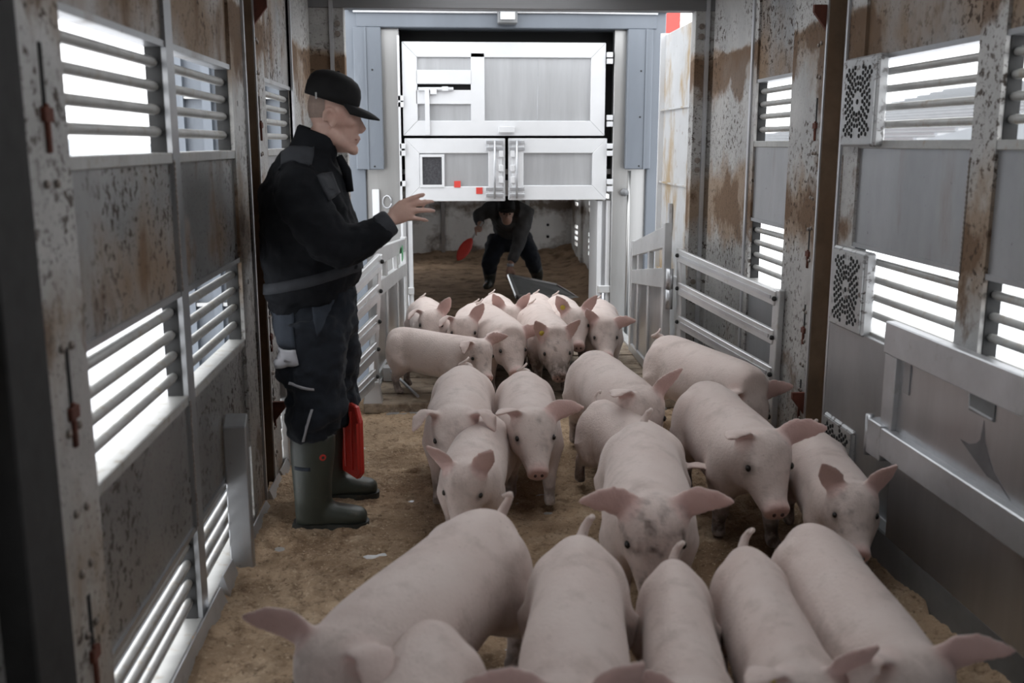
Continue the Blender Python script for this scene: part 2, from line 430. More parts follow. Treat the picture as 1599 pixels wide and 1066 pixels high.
    for z in ((2.09, .35)):
        x0 = X0 - s * .012; x1 = X0 - s * .075
        mb = MB()
        mb._add([(x0, 4.43, z + .05), (x1, 4.43, z + .05), (x1, 4.45, z + .05), (x0, 4.45, z + .05), (x0, 4.43, z - .06), (x0, 4.45, z - .06), (x1, 4.43, z + .02), (x1, 4.45, z + .02)],
                [(0, 1, 2, 3), (0, 4, 6, 1), (3, 2, 7, 5), (1, 6, 7, 2), (4, 5, 7, 6), (0, 3, 5, 4)])
        part(mb, 'bracket', 'rust_red')
    # weld bead seams
    def seam(y, z0, z1, d):
        n = int((z1 - z0) / .008); pts = [(X0 - s * d, y, z0 + (z1 - z0) * k / n) for k in range(n + 1)]
        part(MB().tube(pts, [.0045 if k % 2 else .0022 for k in range(n + 1)], 6), 'weld_seam', 'bolt_steel')
    ym = (bays[4][1] + .006, bays[5][0] - .006)
    for z0, z1 in ((.36, .77), (1.11, 1.5)):
        seam(ym[0] if s < 0 else ym[1] , z0, z1, .013); seam(4.165, z0, z1, .013)
    # rear panel: ribs and the inner groove
    part(bx(MB(), 5.47, 5.50, 0, ZC - .12, .022, .0), 'rib', 'rail_alu'); 
    part(bx(MB(), 6.30, 6.37, 0, ZC - .12, -.05, -.07), 'groove', 'channel_rust')
    x0, x1 = (XL - .06, -.585) if s < 0 else (1.585, XR + .06)
    part(MB().box(x0, x1, 6.37, 6.47, 0, ZC), 'rear_post', 'post_alu', bevel=.004)
    xi = x1 - .075 if s < 0 else x0 + .075
    part(MB().box(xi - .012, xi + .012, 6.35, 6.37, 0, ZC), 'post_edge', 'rail_alu')
    rb = MB().tube([(0, 0, 0), (0, -.012, 0)], .018, 12).mesh('hex_bolt')
    for z in (2.26, 2.20, 1.44, 1.38, .66, .60):
        o = link('bolt', rb, 'bolt_steel', w); o.location = ((x1 - .04) if s < 0 else (x0 + .04), 6.37, z)
    return w, part, bx

WL, lpart, lbx = side_wall('left')
WR, rpart, rbx = side_wall('right')

# skirting strips along the left wall, bent and patchy
for i, (a, b, h) in enumerate(((1.2, 2.05, .07), (2.1, 3.22, .075), (3.26, 3.42, .09), (3.62, 4.12, .05), (4.2, 4.46, .06), (4.5, 5.5, .05))):
    mb = MB(); mb._add([(-.80, a, .0), (-.775, a, h), (-.770, a, h), (-.745, a, .0), (-.80, b, 0), (-.775, b, h * .92), (-.770, b, h * .92), (-.745, b, 0)],
                       [(0, 1, 2, 3), (4, 7, 6, 5), (0, 4, 5, 1), (1, 5, 6, 2), (2, 6, 7, 3), (0, 3, 7, 4)])
    o = mb.build('baseboard_left' if i == 0 else 'baseboard_left.%03d' % i, 'rail_alu'); tag(o, kind='structure', label='bent aluminium skirting strip along the left wall')
# upright cover plate near the man's boots
mb = MB(); mb.prism([(3.47, 0.0), (3.52, 0.0), (3.52, .60), (3.47, .56)], 'x', -.79, -.71)
lpart(mb, 'cover_plate', 'wall_alu_clean', bevel=.004)
mb = MB(); mb.prism([(3.52, .0), (3.95, 0), (3.95, .62), (3.52, .60)], 'x', -.790, -.778)
# header over the rear opening, roof with unseen openings added for top light, front bulkhead, deck
hd = MB().box(XL - .06, XR + .06, 6.36, 6.47, 2.352, ZC); tag(hd.build('trim_1', 'header_alu', bevel=.004), 'dark aluminium header beam above the rear opening', kind='structure')
ce = MB()
light_gaps = [(-.10, 1.00, 4.7, 6.1), (.35, 1.05, 2.0, 3.6)]
xs = sorted({XL - .06, XR + .06} | {h[0] for h in light_gaps} | {h[1] for h in light_gaps}); ys = sorted({Y0, YR + .02} | {h[2] for h in light_gaps} | {h[3] for h in light_gaps})
for a, b in zip(xs[:-1], xs[1:]):
    for c, d in zip(ys[:-1], ys[1:]):
        if not any(h[0] < (a + b) / 2 < h[1] and h[2] < (c + d) / 2 < h[3] for h in light_gaps): ce.box(a, b, c, d, ZC, ZC + .04)
tag(ce.build('ceiling', 'roof_alu'), 'trailer roof with unseen openings added to let in top light', kind='structure')
tag(MB().box(XL - .06, XR + .06, Y0 - .05, Y0, -.02, ZC).build('wall_front', 'wall_alu'), 'front bulkhead of the trailer', kind='structure')
tag(MB().box(XL - .06, XR + .06, Y0, YR + .02, -.10, -.004).build('floor', 'deck_alu'), 'aluminium trailer deck under the sawdust', kind='structure')

# ------------------------------------------------------------------ sawdust bedding
def fbm(x, y, z=0.0, o=4): return noise.fractal(Vector((x, y, z)), 1.0, 2.0, o)
def sawdust(name, x0, x1, y0, y1, step, hfun, mat, label):
    nx = int((x1 - x0) / step) + 1; ny = int((y1 - y0) / step) + 1
    vs = []; fs = []
    for j in range(ny):
        for i in range(nx):
            x = x0 + (x1 - x0) * i / (nx - 1); y = y0 + (y1 - y0) * j / (ny - 1); vs.append((x, y, hfun(x, y)))
    for j in range(ny - 1):
        for i in range(nx - 1):
            a = j * nx + i; fs.append((a, a + 1, a + nx + 1, a + nx))
    m = MB(); m.v = vs; m.f = fs
    o = m.build(name, mat, None, True); tag(o, label, 'sawdust', None, 'stuff'); return o
bare = [(atZ(645, 741), .075, .022), (atZ(862, 744), .05, .03), (atZ(853, 772), .05, .02), (atZ(860, 715), .04, .03), (atZ(436, 856), .05, .05), (atZ(585, 868), .06, .05), (atZ(1465, 965), .03, .05), (atZ(856, 800), .03, .02)]
def hsaw(x, y):
    h = .014 + .013 * fbm(x * 2.2, y * 2.2, .3) + .013 * fbm(x * 6, y * 8, 1.7, 3) + .009 * fbm(x * 22, y * 24, 5.1, 2) + .006 * noise.noise(Vector((x * 55, y * 55, .2)))
    e = min(x - XL, 1.62 - x); h += .035 * max(0, 1 - e / .16) * (.5 + .5 * fbm(x * 4, y * 4, 9))
    for c, rx, ry in bare:
        d = math.hypot((x - c.x) / rx, (y - c.y) / ry)
        if d < 1.6: h -= .03 * max(0, 1.3 - d) + .0
    return max(h, -.012)
sawdust('sawdust_bedding', -.80, 1.62, 1.45, 6.35, .0105, hsaw, 'sawdust', 'trodden tan sawdust spread over the trailer floor')

# ------------------------------------------------------------------ folded partition gate on the right wall
g = Thing('partition_gate', (1.6, 2.4, 0), 'grey aluminium partition gate folded against the right wall', 'gate')
GX0, GX1 = 1.585, 1.625
g.part(MB().box(GX0, GX1, .2, 3.43, .806, .922), 'rail', 'rail_alu', bevel=.004)
g.part(MB().box(GX0 - .01, GX1, .2, 3.40, .432, .538), 'rail', 'rail_alu', bevel=.004)
g.part(MB().box(GX0 + .005, GX1, 3.335, 3.425, .538, .806), 'stile', 'rail_alu', bevel=.003)
g.part(MB().box(GX0 + .02, GX1 + .02, 3.255, 3.30, .69, .83), 'hinge_plate', 'wall_alu_clean')
g.part(MB().box(GX0 + .025, GX1 + .01, .2, 3.335, .52, .83), 'panel', 'gate_panel')
g.part(MB().box(GX0 + .015, GX1 + .01, .2, 3.335, .14, .45), 'panel', 'gate_panel')
g.part(MB().box(GX0 - .012, GX1, 3.38, 3.50, .41, .545), 'end_bracket', 'rail_alu', bevel=.004)
g.part(MB().tube([(1.585, 3.50, .40), (1.585, 3.50, .555)], .016, 12), 'hinge_pin', 'rail_alu', smooth=True)
hl = g.part(MB().box(1.606, 1.612, 2.72, 2.86, .745, .800), 'hand_slot', 'board_grey')
ring = [(1.606, 2.725, .75), (1.606, 2.855, .755), (1.606, 2.862, .795)]
g.part(MB().tube(ring, .004, 8), 'slot_rim', 'rail_alu', hl)
g.part(MB().prism([(2.60, .545), (2.66, .572), (2.73, .575), (2.80, .60), (2.90, .640), (2.845, .640), (2.805, .655), (2.785, .672), (2.775, .735), (2.760, .675), (2.735, .640), (2.70, .600), (2.66, .580)], 'x', 1.6085, 1.6110), 'worn_patch', 'patina')
tag(MB().box(1.60, 1.66, .2, 3.95, 0, .145).build('baseboard_right', 'board_grey', bevel=.006), 'dark kick plate along the foot of the right wall', kind='structure')
rpart(MB().box(1.612, 1.70, .2, 3.95, .0, .14), 'gate_ledge', 'rail_alu')
# smooth lining sheet beside the gate, under the vent covers
rpart(MB().box(1.668, 1.698, 3.20, 4.15, .0, .80), 'lining_sheet', 'wall_alu_clean', bevel=.004)

# ------------------------------------------------------------------ perforated fan covers
def vent_cover(z0, z1, y0, y1, label):
    t = Thing('vent_cover', (1.66, (y0 + y1) / 2, z0), label, 'vent cover', 'perforated fan covers on the right wall')
    X = 1.652
    t.part(MB().prism([(y0, z0), (y1, z0), (y1, z1), (y0, z1)], 'x', X + .004, 1.70), 'housing', 'vent_alu', bevel=.008)
    t.part(MB().box(X - .002, X + .006, y0 + .012, y1 - .012, z0 + .012, z1 - .012), 'face_plate', 'vent_alu')
    hb = MB(); yc, zc = (y0 + y1) / 2, (z0 + z1) / 2
    n = 10
    def disc(y, z, r):
        hb.rings([[(X - .0022, y + r * math.cos(2 * math.pi * k / n), z + r * math.sin(2 * math.pi * k / n)) for k in range(n)],
                  [(X - .0045, y + r * .9 * math.cos(2 * math.pi * k / n), z + r * .9 * math.sin(2 * math.pi * k / n)) for k in range(n)]])
    disc(yc, zc, .011)
    W = (y1 - y0) / 2 - .03; Hh = (z1 - z0) / 2 - .03
    for rr, m in ((.050, 12), (.072, 18), (.094, 22), (.116, 28), (.138, 34), (.160, 38)):
        for k in range(m):
            a = 2 * math.pi * (k + .5 * (round(rr * 1000) % 4 == 0)) / m; ca, sa = math.cos(a), math.sin(a); y = yc + rr * ca; z = zc + rr * sa
            if abs(y - yc) > .118 or abs(z - zc) > .138: continue
            if rr > .10 and (abs(ca) < .22 or (rr > .125 and abs(ca) > .80)): continue          # notch above and below
            disc(y, z, .0092)
    h = t.part(hb, 'perforation', 'black_slot'); h['kind'] = 'stuff'
vent_cover(1.535, 1.885, 3.80, 4.13, 'square perforated fan cover highest up on the right wall')
vent_cover(.79, 1.125, 3.79, 4.13, 'square perforated fan cover below the first, at mid height on the right wall')
vent_cover(.07, .395, 3.80, 4.12, 'perforated fan cover lowest on the right wall, behind the pigs')

# ------------------------------------------------------------------ rusty swing door leaf beyond the rear opening
d = Thing('swing_door', (1.62, 6.6, 0), 'open rear door leaf with peeling white and rust coloured surface', 'door')
A, B = Vector((1.64, 6.5, 0)), Vector((1.655, 7.45, 0))
mb = MB(); mb.obox((A + B) / 2 + Vector((0, 0, 1.16)), (B - A) / 2, (.02, 0, 0), (0, 0, 1.16)); d.part(mb, 'leaf', 'rust_door', bevel=.003)
for z in (.62, 1.26, 1.78): d.part(MB().box(1.612, 1.625, 6.52, 7.44, z, z + .012), 'rib', 'rust_door')
d.part(MB().box(1.60, 1.66, 7.43, 7.46, 0, 2.33), 'edge', 'white_alu')
d.part(MB().box(1.60, 1.62, 7.0, 7.05, .95, 1.13), 'latch_plate', 'rail_alu')

# ------------------------------------------------------------------ loading platform between the two vehicles
pf = Thing('loading_platform', (.47, 6.5, 0), 'low loading platform with worn plank deck at the rear opening', 'platform')
PZ = .065
for k in range(16):
    y0 = 5.72 + k * .147
    if y0 > 8.0: break
    pf.part(MB().box(-.40, 1.36, y0, y0 + .135, PZ - .03 , PZ + random.uniform(-.004, .006)), 'plank', 'plank_ramp', bevel=.003)
pf.part(MB().box(-.47, 1.42, 5.62, 5.72, .012, PZ + .004), 'front_edge', 'plank_ramp', bevel=.006)
pf.part(MB().box(-.34, 1.30, 5.585, 5.62, .0, .018), 'lip', 'rail_alu')
for x0, x1 in ((-.47, -.40), (1.36, 1.42)): pf.part(MB().box(x0, x1, 5.72, 8.0, .03, PZ + .015), 'side_beam', 'gate_alu')
for xc in (-.42, 1.37):
    mb = MB(); mb.rings([[(xc + a * .055, 5.68 + b * .05, PZ) for a, b in ((-1, -1), (1, -1), (1, 1), (-1, 1))], [(xc + a * .036, 5.68 + b * .036, PZ + .13) for a, b in ((-1, -1), (1, -1), (1, 1), (-1, 1))]])
    pf.part(mb, 'corner_foot', 'gate_alu', bevel=.004)
pf.part(MB().tube([(-.36, 6.25, .13), (-.30, 6.1, .12), (-.16, 5.72, .085)], .009, 8), 'tie_rod', 'rail_alu')
for side_x in (-.36,): pf.part(MB().box(side_x - .03, side_x + .03, 6.2, 6.3, PZ, .15), 'rod_mount', 'gate_alu')

# ------------------------------------------------------------------ gates beside the platform
boltm = MB().ball((0, 0, 0), .013, .013, .013, 8, 6).mesh('bolt_head')
def slat_gate(name, label, Lp, Rp, postw, rails, railh, group=None, front=(0, -1, 0)):
    """Lp, Rp: (bottom, top) 3-D points of both end posts; rails: list of (left 0..1, right 0..1) heights of rail centres"""
    (l0, l1), (r0, r1) = [(Vector(a), Vector(b)) for a, b in (Lp, Rp)]
    t = Thing(name, ((l0 + r0) / 2)[:], label, 'gate', group)
    fv = Vector(front)
    for (a, b) in ((l0, l1), (r0, r1)):
        dv = (r0 - l0).normalized()
        mb = MB(); n = dv.cross((b - a).normalized()).normalized()
        mb.obox((a + b) / 2, (b - a) / 2, dv * (postw / 2), n * .018); t.part(mb, 'post', 'gate_alu', bevel=.004)
    for (fl, fr) in rails:
        a = l0.lerp(l1, fl); b = r0.lerp(r1, fr); dv = (b - a).normalized(); n = dv.cross((l1 - l0).normalized()).normalized()
        if n.y > 0: n = -n
        up = n.cross(dv).normalized()
        if up.z < 0: up = -up
        mb = MB(); mb.obox((a + b) / 2 + n * .012, (b - a) / 2, n * .012, up * (railh / 2)); r = t.part(mb, 'rail', 'gate_alu', bevel=.004)
        mb = MB(); mb.obox((a + b) / 2 + n * .026, (b - a) / 2 * .93, n * .003, up * (railh * .12)); t.part(mb, 'groove', 'rail_alu', r)
        for q in (a, b):
            o = link('bolt', boltm, 'rubber_and_shade', t.o); o.matrix_parent_inverse = t.inv; o.location = q + n * .027
    return t
ln = lambda px0, py0, px1, py1, Y: (atY(px1, py1, Y), atY(px0, py0, Y))
# right: sloping slatted gate from the platform corner to the wall
gr = slat_gate('slatted_gate', 'slatted aluminium ramp gate with a pull handle, right of the platform',
               (Vector((1.41, 5.72, .08)), atY(1064, 388, 5.75)), (Vector((1.655, 4.80, .03)), atY(1217, 452, 4.80)), .055,
               [(.955, .945), (.73, .70), (.50, .465), (.27, .23)], .075)
hp = [atY(1153, 440, 5.18), atY(1160, 431, 5.16), atY(1196, 445, 5.0), atY(1203, 462, 4.98)]
gr.part(MB().tube([p + Vector((-.03, -.01, 0)) for p in hp], .007, 8), 'pull_handle', 'rail_alu', smooth=True)
gr.part(MB().ball((1.64, 4.80, .06), .03, .025, .07), 'foot_bracket', 'gate_alu', smooth=True)
# left: sloping slatted gate behind the man
gl = slat_gate('slatted_gate', 'slatted white aluminium ramp gate partly hidden behind the standing man',
               (Vector((-.765, 4.72, .0)), Vector((-.765, 4.72, .60))), (Vector((-.42, 5.68, .19)), atY(590, 398, 5.68)), .055,
               [(.95, .95), (.72, .72), (.48, .48), (.24, .26), (.04, .04)], .095)
# panelled gates on both sides of the platform
def panel_gate(name, label, near, far, z_near, z_far, zb, fr2):
    n0, f0 = Vector((*near, 0)), Vector((*far, 0)); dv = (f0 - n0)
    t = Thing(name, ((n0 + f0) / 2)[:], label, 'gate')
    u = dv.normalized(); n = u.cross(Vector((0, 0, 1))); w = .018
    def quad(name, s0, s1, lo, hi, mat, th=.014, off=0.0, parent=None):
        P = []
        for s_ in (s0, s1):
            b = n0 + dv * s_; zt = z_near + (z_far - z_near) * s_
            P.append((b, zb + (zt - zb) * lo(s_) if callable(lo) else zb + (zt - zb) * lo, zb + (zt - zb) * hi))
        vs = []
        for b, za, zz in P:
            for q in (-th + off, th + off): vs += [b + n * q + Vector((0, 0, za)), b + n * q + Vector((0, 0, zz))]
        m = MB()._add(vs, [(0, 1, 3, 2), (4, 6, 7, 5), (0, 4, 5, 1), (2, 3, 7, 6), (0, 2, 6, 4), (1, 5, 7, 3)])
        return t.part(m, name, mat, bevel=.003)
    quad('stile', 0, .05, 0, 1, 'gate_alu', .022); quad('stile', .95, 1, 0, 1, 'gate_alu', .022)
    quad('top_rail', .05, .95, .86, .985, 'gate_alu', .020); quad('mid_rail', .05, .95, .62, .74, 'gate_alu', .020)
    quad('bottom_rail', .05, .95, .0, .07, 'gate_alu', .020)
    for s_ in fr2: quad('stile', s_ - .02, s_ + .02, .07, .86, 'gate_alu', .016)
    edges = [.05] + list(fr2) + [.95]
    for a, b in zip(edges[:-1], edges[1:]): quad('panel', a + .015, b - .015, .05, .63, 'gate_panel', .004)
    return t
pr = panel_gate('panelled_gate', 'panelled aluminium gate tilted open on the right of the platform', (1.325, 5.80), (1.36, 7.05), 1.09, .86, .07, (.45, .78))
pr.part(MB().tube([(1.335, 5.78, .70), (1.335, 5.78, .82)], .022, 12), 'hinge', 'rail_alu', smooth=True)
pr.part(MB().tube([(1.335, 5.78, .58), (1.335, 5.78, .695)], .022, 12), 'hinge', 'rail_alu', smooth=True)
pl = panel_gate('panelled_gate', 'panelled white aluminium gate left of the platform, behind the outstretched hand', (-.44, 6.05), (-.30, 7.75), .93, .84, .07, (.35, .68))
stk = MB().box(-.305, -.300, 7.30, 7.48, .70, .80); pl.part(stk, 'sticker', 'green_sticker')

# ------------------------------------------------------------------ second vehicle: portal, doors, low deck
VY = 8.1
def R8(x0, y0, x1, y1, Y=VY):
    a = atY(x0, y0, Y); b = atY(x1, y1, Y); c = atY(x0, y1, Y); d2 = atY(x1, y0, Y)
    return min((a.x + c.x) / 2, (b.x + d2.x) / 2), max((a.x + c.x) / 2, (b.x + d2.x) / 2), min(b.z, a.z), max(a.z, b.z)
def plate(mb, px, y0, y1):
    x0, x1, z0, z1 = R8(*px); return mb.box(x0, x1, y0, y1, z0, z1)
po = Thing('dock_portal', (.5, VY, -1.0), 'blue grey steel portal framing the white doors of the second vehicle', 'portal')
po.part(MB().box(-1.0, -.60, 7.98, 8.4, -1, 2.62), 'column', 'blue_steel', bevel=.006)
po.part(MB().box(1.63, 1.755, 7.98, 8.4, -1, 2.62), 'column', 'blue_steel', bevel=.006)
po.part(MB().box(-.64, 1.68, 7.97, 8.35, 2.415, 2.53), 'beam', 'blue_steel', bevel=.006)
po.part(MB().box(-.70, 1.76, 7.93, 8.3, 2.535, 2.66), 'gutter', 'blue_steel', bevel=.006)
po.part(MB().tube([(-.66, 7.95, 2.53), (.2, 7.95, 2.528), (.9, 7.95, 2.533), (1.68, 7.95, 2.53)], .010, 8), 'sealant_bead', 'white_alu', smooth=True)
for x0, x1, e in ((-.665, -.455, -.575), (1.452, 1.650, 1.60)):
    po.part(MB().box(x0, x1, 7.95, 8.02, 1.345, 2.415), 'cover_strip', 'blue_steel', bevel=.006)
    po.part(MB().box(e - .008, e + .008, 7.94, 7.955, 1.345, 2.415), 'strip_fold', 'blue_steel')
    for z in (1.37, 1.75, 2.1):
        o = link('rivet', boltm, 'white_alu', po.o); o.matrix_parent_inverse = po.inv; o.location = (e + .05 if e < 0 else e - .04, 7.95, z); o.scale = (.6, .6, .6)
po.part(MB().box(-.60, -.322, 8.03, 8.12, -.2, 2.415), 'steel_cheek', 'stainless', bevel=.003)
po.part(MB().box(1.362, 1.64, 8.03, 8.12, -.2, 2.415), 'steel_cheek', 'stainless', bevel=.003)
po.part(MB().box(-.335, -.318, 8.0, 8.06, .0, 2.36), 'cheek_edge', 'white_alu')
po.part(MB().tube([(1.50, 8.03, .0), (1.50, 8.03, 1.33)], .014, 10), 'conduit', 'stainless', smooth=True)
po.part(MB().tube([(1.46, 7.99, 1.16), (1.46, 8.03, 1.16)], .032, 14), 'buffer', 'board_grey', smooth=True)
po.part(MB().box(-.555, -.50, 7.99, 8.03, .98, 1.19), 'junction_box', 'white_alu', bevel=.004)
po.part(MB().tube([(-.44 + .035 * math.cos(a), 8.015, 1.09 + .05 * math.sin(a)) for a in [k * .55 for k in range(12)]], .006, 6), 'cable_loop', 'rail_alu', smooth=True)
lp = Thing('work_lamp', (.51, 7.93, 2.45), 'small floodlight fixed to the middle of the portal beam', 'lamp')
lp.part(MB().box(.435, .585, 7.86, 7.97, 2.44, 2.56), 'housing', 'board_grey', bevel=.006)
lp.part(MB().box(.455, .565, 7.845, 7.862, 2.465, 2.54), 'lens', 'lamp_glass', bevel=.004)
lp.part(MB().box(.45, .57, 7.84, 7.88, 2.52, 2.535), 'visor', 'rail_alu')

# dark shell behind the door gaps and the low deck
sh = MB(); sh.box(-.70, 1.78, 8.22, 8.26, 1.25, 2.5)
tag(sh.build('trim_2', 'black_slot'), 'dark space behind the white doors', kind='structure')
def door(name, label, x0, y0, x1, y1, bar, Yf=8.03, th=.05, cat='door'):
    """door leaf in pixel box at the portal plane: mitred frame + sheet"""
    X0, X1, Z0, Z1 = R8(x0, y0, x1, y1)
    t = Thing(name, ((X0 + X1) / 2, Yf, Z0), label, cat)
    w = bar
    for nm, poly in (('frame_bar', [(X0, Z1), (X1, Z1), (X1 - w, Z1 - w), (X0 + w, Z1 - w)]), ('frame_bar', [(X0, Z0), (X0 + w, Z0 + w), (X1 - w, Z0 + w), (X1, Z0)]),
                     ('frame_bar', [(X0, Z0), (X0, Z1), (X0 + w, Z1 - w), (X0 + w, Z0 + w)]), ('frame_bar', [(X1, Z0), (X1 - w, Z0 + w), (X1 - w, Z1 - w), (X1, Z1)])):
        cx_ = sum(p[0] for p in poly) / 4; cz_ = sum(p[1] for p in poly) / 4
        poly = [(cx_ + (p[0] - cx_) * .998, cz_ + (p[1] - cz_) * .998) for p in poly]
        t.part(MB().prism(poly, 'y', Yf, Yf + th), nm, 'white_alu', bevel=.003)
    return t, X0, X1, Z0, Z1
def dp(t, name, px, mat, y0, y1, parent=None, bevel=.002):
    return t.part(plate(MB(), px, y0, y1), name, mat, parent, bevel=bevel)
u, *_ = door('upper_door', 'wide white aluminium upper door with a latch slot and large panel', 629, 66, 943, 212, .115)
dp(u, 'panel', (748, 82, 925, 192), 'panel_alu', 8.052, 8.07)
dp(u, 'panel', (648, 84, 738, 112), 'panel_alu', 8.052, 8.07); dp(u, 'panel', (648, 160, 738, 192), 'panel_alu', 8.052, 8.07)
dp(u, 'mullion', (735, 84, 756, 190), 'white_alu', 8.03, 8.08)
dp(u, 'cross_bar', (650, 110, 736, 132), 'white_alu', 8.03, 8.08); dp(u, 'cross_bar', (650, 141, 736, 163), 'white_alu', 8.03, 8.08)
dp(u, 'slot', (650, 131, 736, 142), 'black_slot', 8.075, 8.085)
dp(u, 'sheet_joint', (838, 86, 839.5, 188), 'rail_alu', 8.050, 8.053)
u.part(MB().tube([atY(653, 139, 8.02), atY(708, 139, 8.02)], .014, 8), 'latch_bar', 'white_alu', smooth=True)
dp(u, 'latch_arm', (664, 139, 671, 211), 'white_alu', 8.005, 8.03); dp(u, 'latch_block', (672, 138, 682, 148), 'white_alu', 8.0, 8.03); dp(u, 'latch_block', (690, 136, 700, 143), 'white_alu', 8.0, 8.03)
dp(u, 'door_stop', (778, 198, 802, 207), 'white_alu', 8.0, 8.03)
a, *_ = door('lower_door', 'white lower door leaf with a dark inspection window and red squares', 633, 216, 788, 313, .115)
dp(a, 'panel', (655, 235, 766, 292), 'panel_alu', 8.052, 8.07)
iw = dp(a, 'inspection_window', (660, 245, 690, 288), 'smoked_glass', 8.035, 8.05)
for k in ((656, 241, 694, 245), (656, 288, 694, 292), (656, 245, 660, 288), (690, 245, 694, 288)): dp(a, 'window_frame', k, 'white_alu', 8.022, 8.05)
dp(a, 'red_square', (709, 282, 719, 292), 'red_sticker', 8.026, 8.036, bevel=0); dp(a, 'red_square', (743, 292, 753, 302), 'red_sticker', 8.026, 8.034, bevel=0)
b, *_ = door('lower_door', 'white lower door leaf on the right with a plain grey panel', 793, 216, 945, 311, .115)
dp(b, 'panel', (812, 234, 926, 290), 'panel_alu', 8.052, 8.07)
for t, x0, x1 in ((a, 760, 785), (b, 796, 818)):
    dp(t, 'lock_stile', (x0 + 2, 224, x1 - 2, 304), 'white_alu', 8.012, 8.04)
    for y in (222, 232, 294, 304):
        dp(t, 'bolt_block', (x0 - 2, y - 2.5, x1, y + 2.5), 'rail_alu', 8.0, 8.02)
    for y in (240, 262, 280): dp(t, 'catch', ((x1 - 7) if t is a else x0, y - 5, x1 if t is a else (x0 + 7), y + 5), 'white_alu', 7.998, 8.02)
    t.part(MB().tube([atY((x0 + x1) / 2, 219, 7.995), atY((x0 + x1) / 2, 310, 7.995)], .008, 6), 'lock_rod', 'rail_alu', smooth=True)
for t, x, ys in ((u, 626, (155, 165)), (u, 949, (88, 98, 185, 195)), (a, 629, (229, 240, 287)), (b, 949, (229, 240, 284, 295))):
    for y in ys: dp(t, 'hinge', (x - 4, y - 5, x + 5, y + 3), 'white_alu', 8.0, 8.04)
# inner door stiles under the doors
for nm, lab, px in (('door_stile', 'narrow white door leaf seen edge-on at the right of the low deck', (930, 312, 950, 580)), ('door_stile', 'narrow white door leaf seen edge-on at the left of the low deck', (629, 345, 646, 560))):
    x0, x1, z0, z1 = R8(*px); z0 = .0; z1 = min(z1, 1.09)
    t = Thing(nm, ((x0 + x1) / 2, 8.08, 0), lab, 'door')
    t.part(MB().box(x0, x0 + .035, 8.06, 8.5, z0, z1), 'edge_rail', 'white_alu', bevel=.003)
    t.part(MB().box(x1 - .035, x1, 8.06, 8.12, z0, z1), 'edge_rail', 'white_alu', bevel=.003)
    t.part(MB().box(x0 + .02, x1 - .02, 8.09, 8.11, z0, z1), 'panel', 'panel_alu')
    t.part(MB().box(x0 + .01, x1 + .005, 8.04, 8.08, .34, .40), 'latch', 'gate_alu', bevel=.004)
    t.part(MB().tube([((x0 + x1) / 2, 8.05, .05), ((x0 + x1) / 2, 8.05, .34)], .012, 8), 'bolt_rod', 'rail_alu', smooth=True)
# inside of the second vehicle
IX0, IX1, IY1 = -.66, 1.74, 13.5
tag(MB().box(IX0 - .05, IX1 + .05, 8.1, IY1 + .05, -.2, -.01).build('floor_2', 'deck_alu'), 'deck of the second vehicle', kind='structure')
tag(MB().box(IX0 - .05, IX1 + .05, 8.2, IY1 + .05, 1.30, 1.34).build('ceiling_2', 'inner_wall'), 'low ceiling of the second vehicle', kind='structure')
wb = MB().box(IX0, IX1, IY1 + .02, IY1 + .06, -.2, 1.30).build('wall_back', 'inner_wall'); tag(wb, 'stained white back wall of the second vehicle', kind='structure')
for a_, b_ in ((IX0, -.02), (.02, 1.12), (1.16, IX1)): MB().box(a_ + .01, b_ - .01, IY1, IY1 + .02, 0, 1.29).build('panel', 'inner_wall', wb, bevel=.004)
for x in (0.0, 1.14): MB().box(x - .025, x + .025, IY1 - .045, IY1 + .02, 0, 1.3).build('rib', 'gate_panel', wb, bevel=.004)
for z in (.30, .46): MB().ball((1.42, IY1 - .01, z), .02).build('bolt', 'rubber_and_shade', wb)
wr = MB(); slots = []
for (y0, y1) in ((8.9, 9.2), (9.35, 9.65), (9.9, 10.2), (10.45, 10.8), (11.0, 11.30), (11.55, 11.88), (12.85, 13.12)):
    for zt in (.50, 1.02):
        for k in range(4): slots.append((y0, y1, zt - .075 * k - .048, zt - .075 * k))
ys = sorted({8.12, IY1 + .05} | {q[0] for q in slots} | {q[1] for q in slots}); zs = sorted({-.2, 1.30} | {q[2] for q in slots} | {q[3] for q in slots})
cells(wr, ys, zs, lambda y, z: any(q[0] < y < q[1] and q[2] < z < q[3] for q in slots), lambda y0, y1, z0, z1: wr.box(IX1, IX1 + .03, y0, y1, z0, z1))
wl_ = MB(); lys = [8.12, 8.6, 9.9, 10.1, 11.4, 11.6, 13.0, IY1 + .05]; cells(wl_, lys, [-.2, .12, 1.27, 1.3], lambda y, z: .12 < z < 1.27 and (8.6 < y < 9.9 or 10.1 < y < 11.4 or 11.6 < y < 13.0), lambda y0, y1, z0, z1: wl_.box(IX0 - .03, IX0, y0, y1, z0, z1))  # large openings out of view, added to brighten the low deck
tag(wl_.build('wall_inner_left', 'inner_wall'), 'left wall of the second vehicle with unseen openings added for light', kind='structure')
wro = wr.build('wall_inner_right', 'inner_wall'); tag(wro, 'right wall of the second vehicle with rows of small vent slots', kind='structure')
for y in (12.35, 10.9, 8.7): MB().box(IX1 - .03, IX1, y, y + .06, 0, 1.3).build('rib', 'inner_wall', wro)
def hsaw2(x, y):
    h = .012 + .012 * fbm(x * 3, y * 3, 3.3) + .008 * fbm(x * 11, y * 11, .4)
    e = min(x - IX0, IX1 - x); h += .12 * max(0, 1 - e / .30) * (.6 + .5 * fbm(x * 2, y * 2, 2)) * (1 if y > 9.5 else .2)
    h += .16 * max(0, 1 - (IY1 - y) / .55) * (.7 + .6 * fbm(x * 1.7, y, 4)); return h
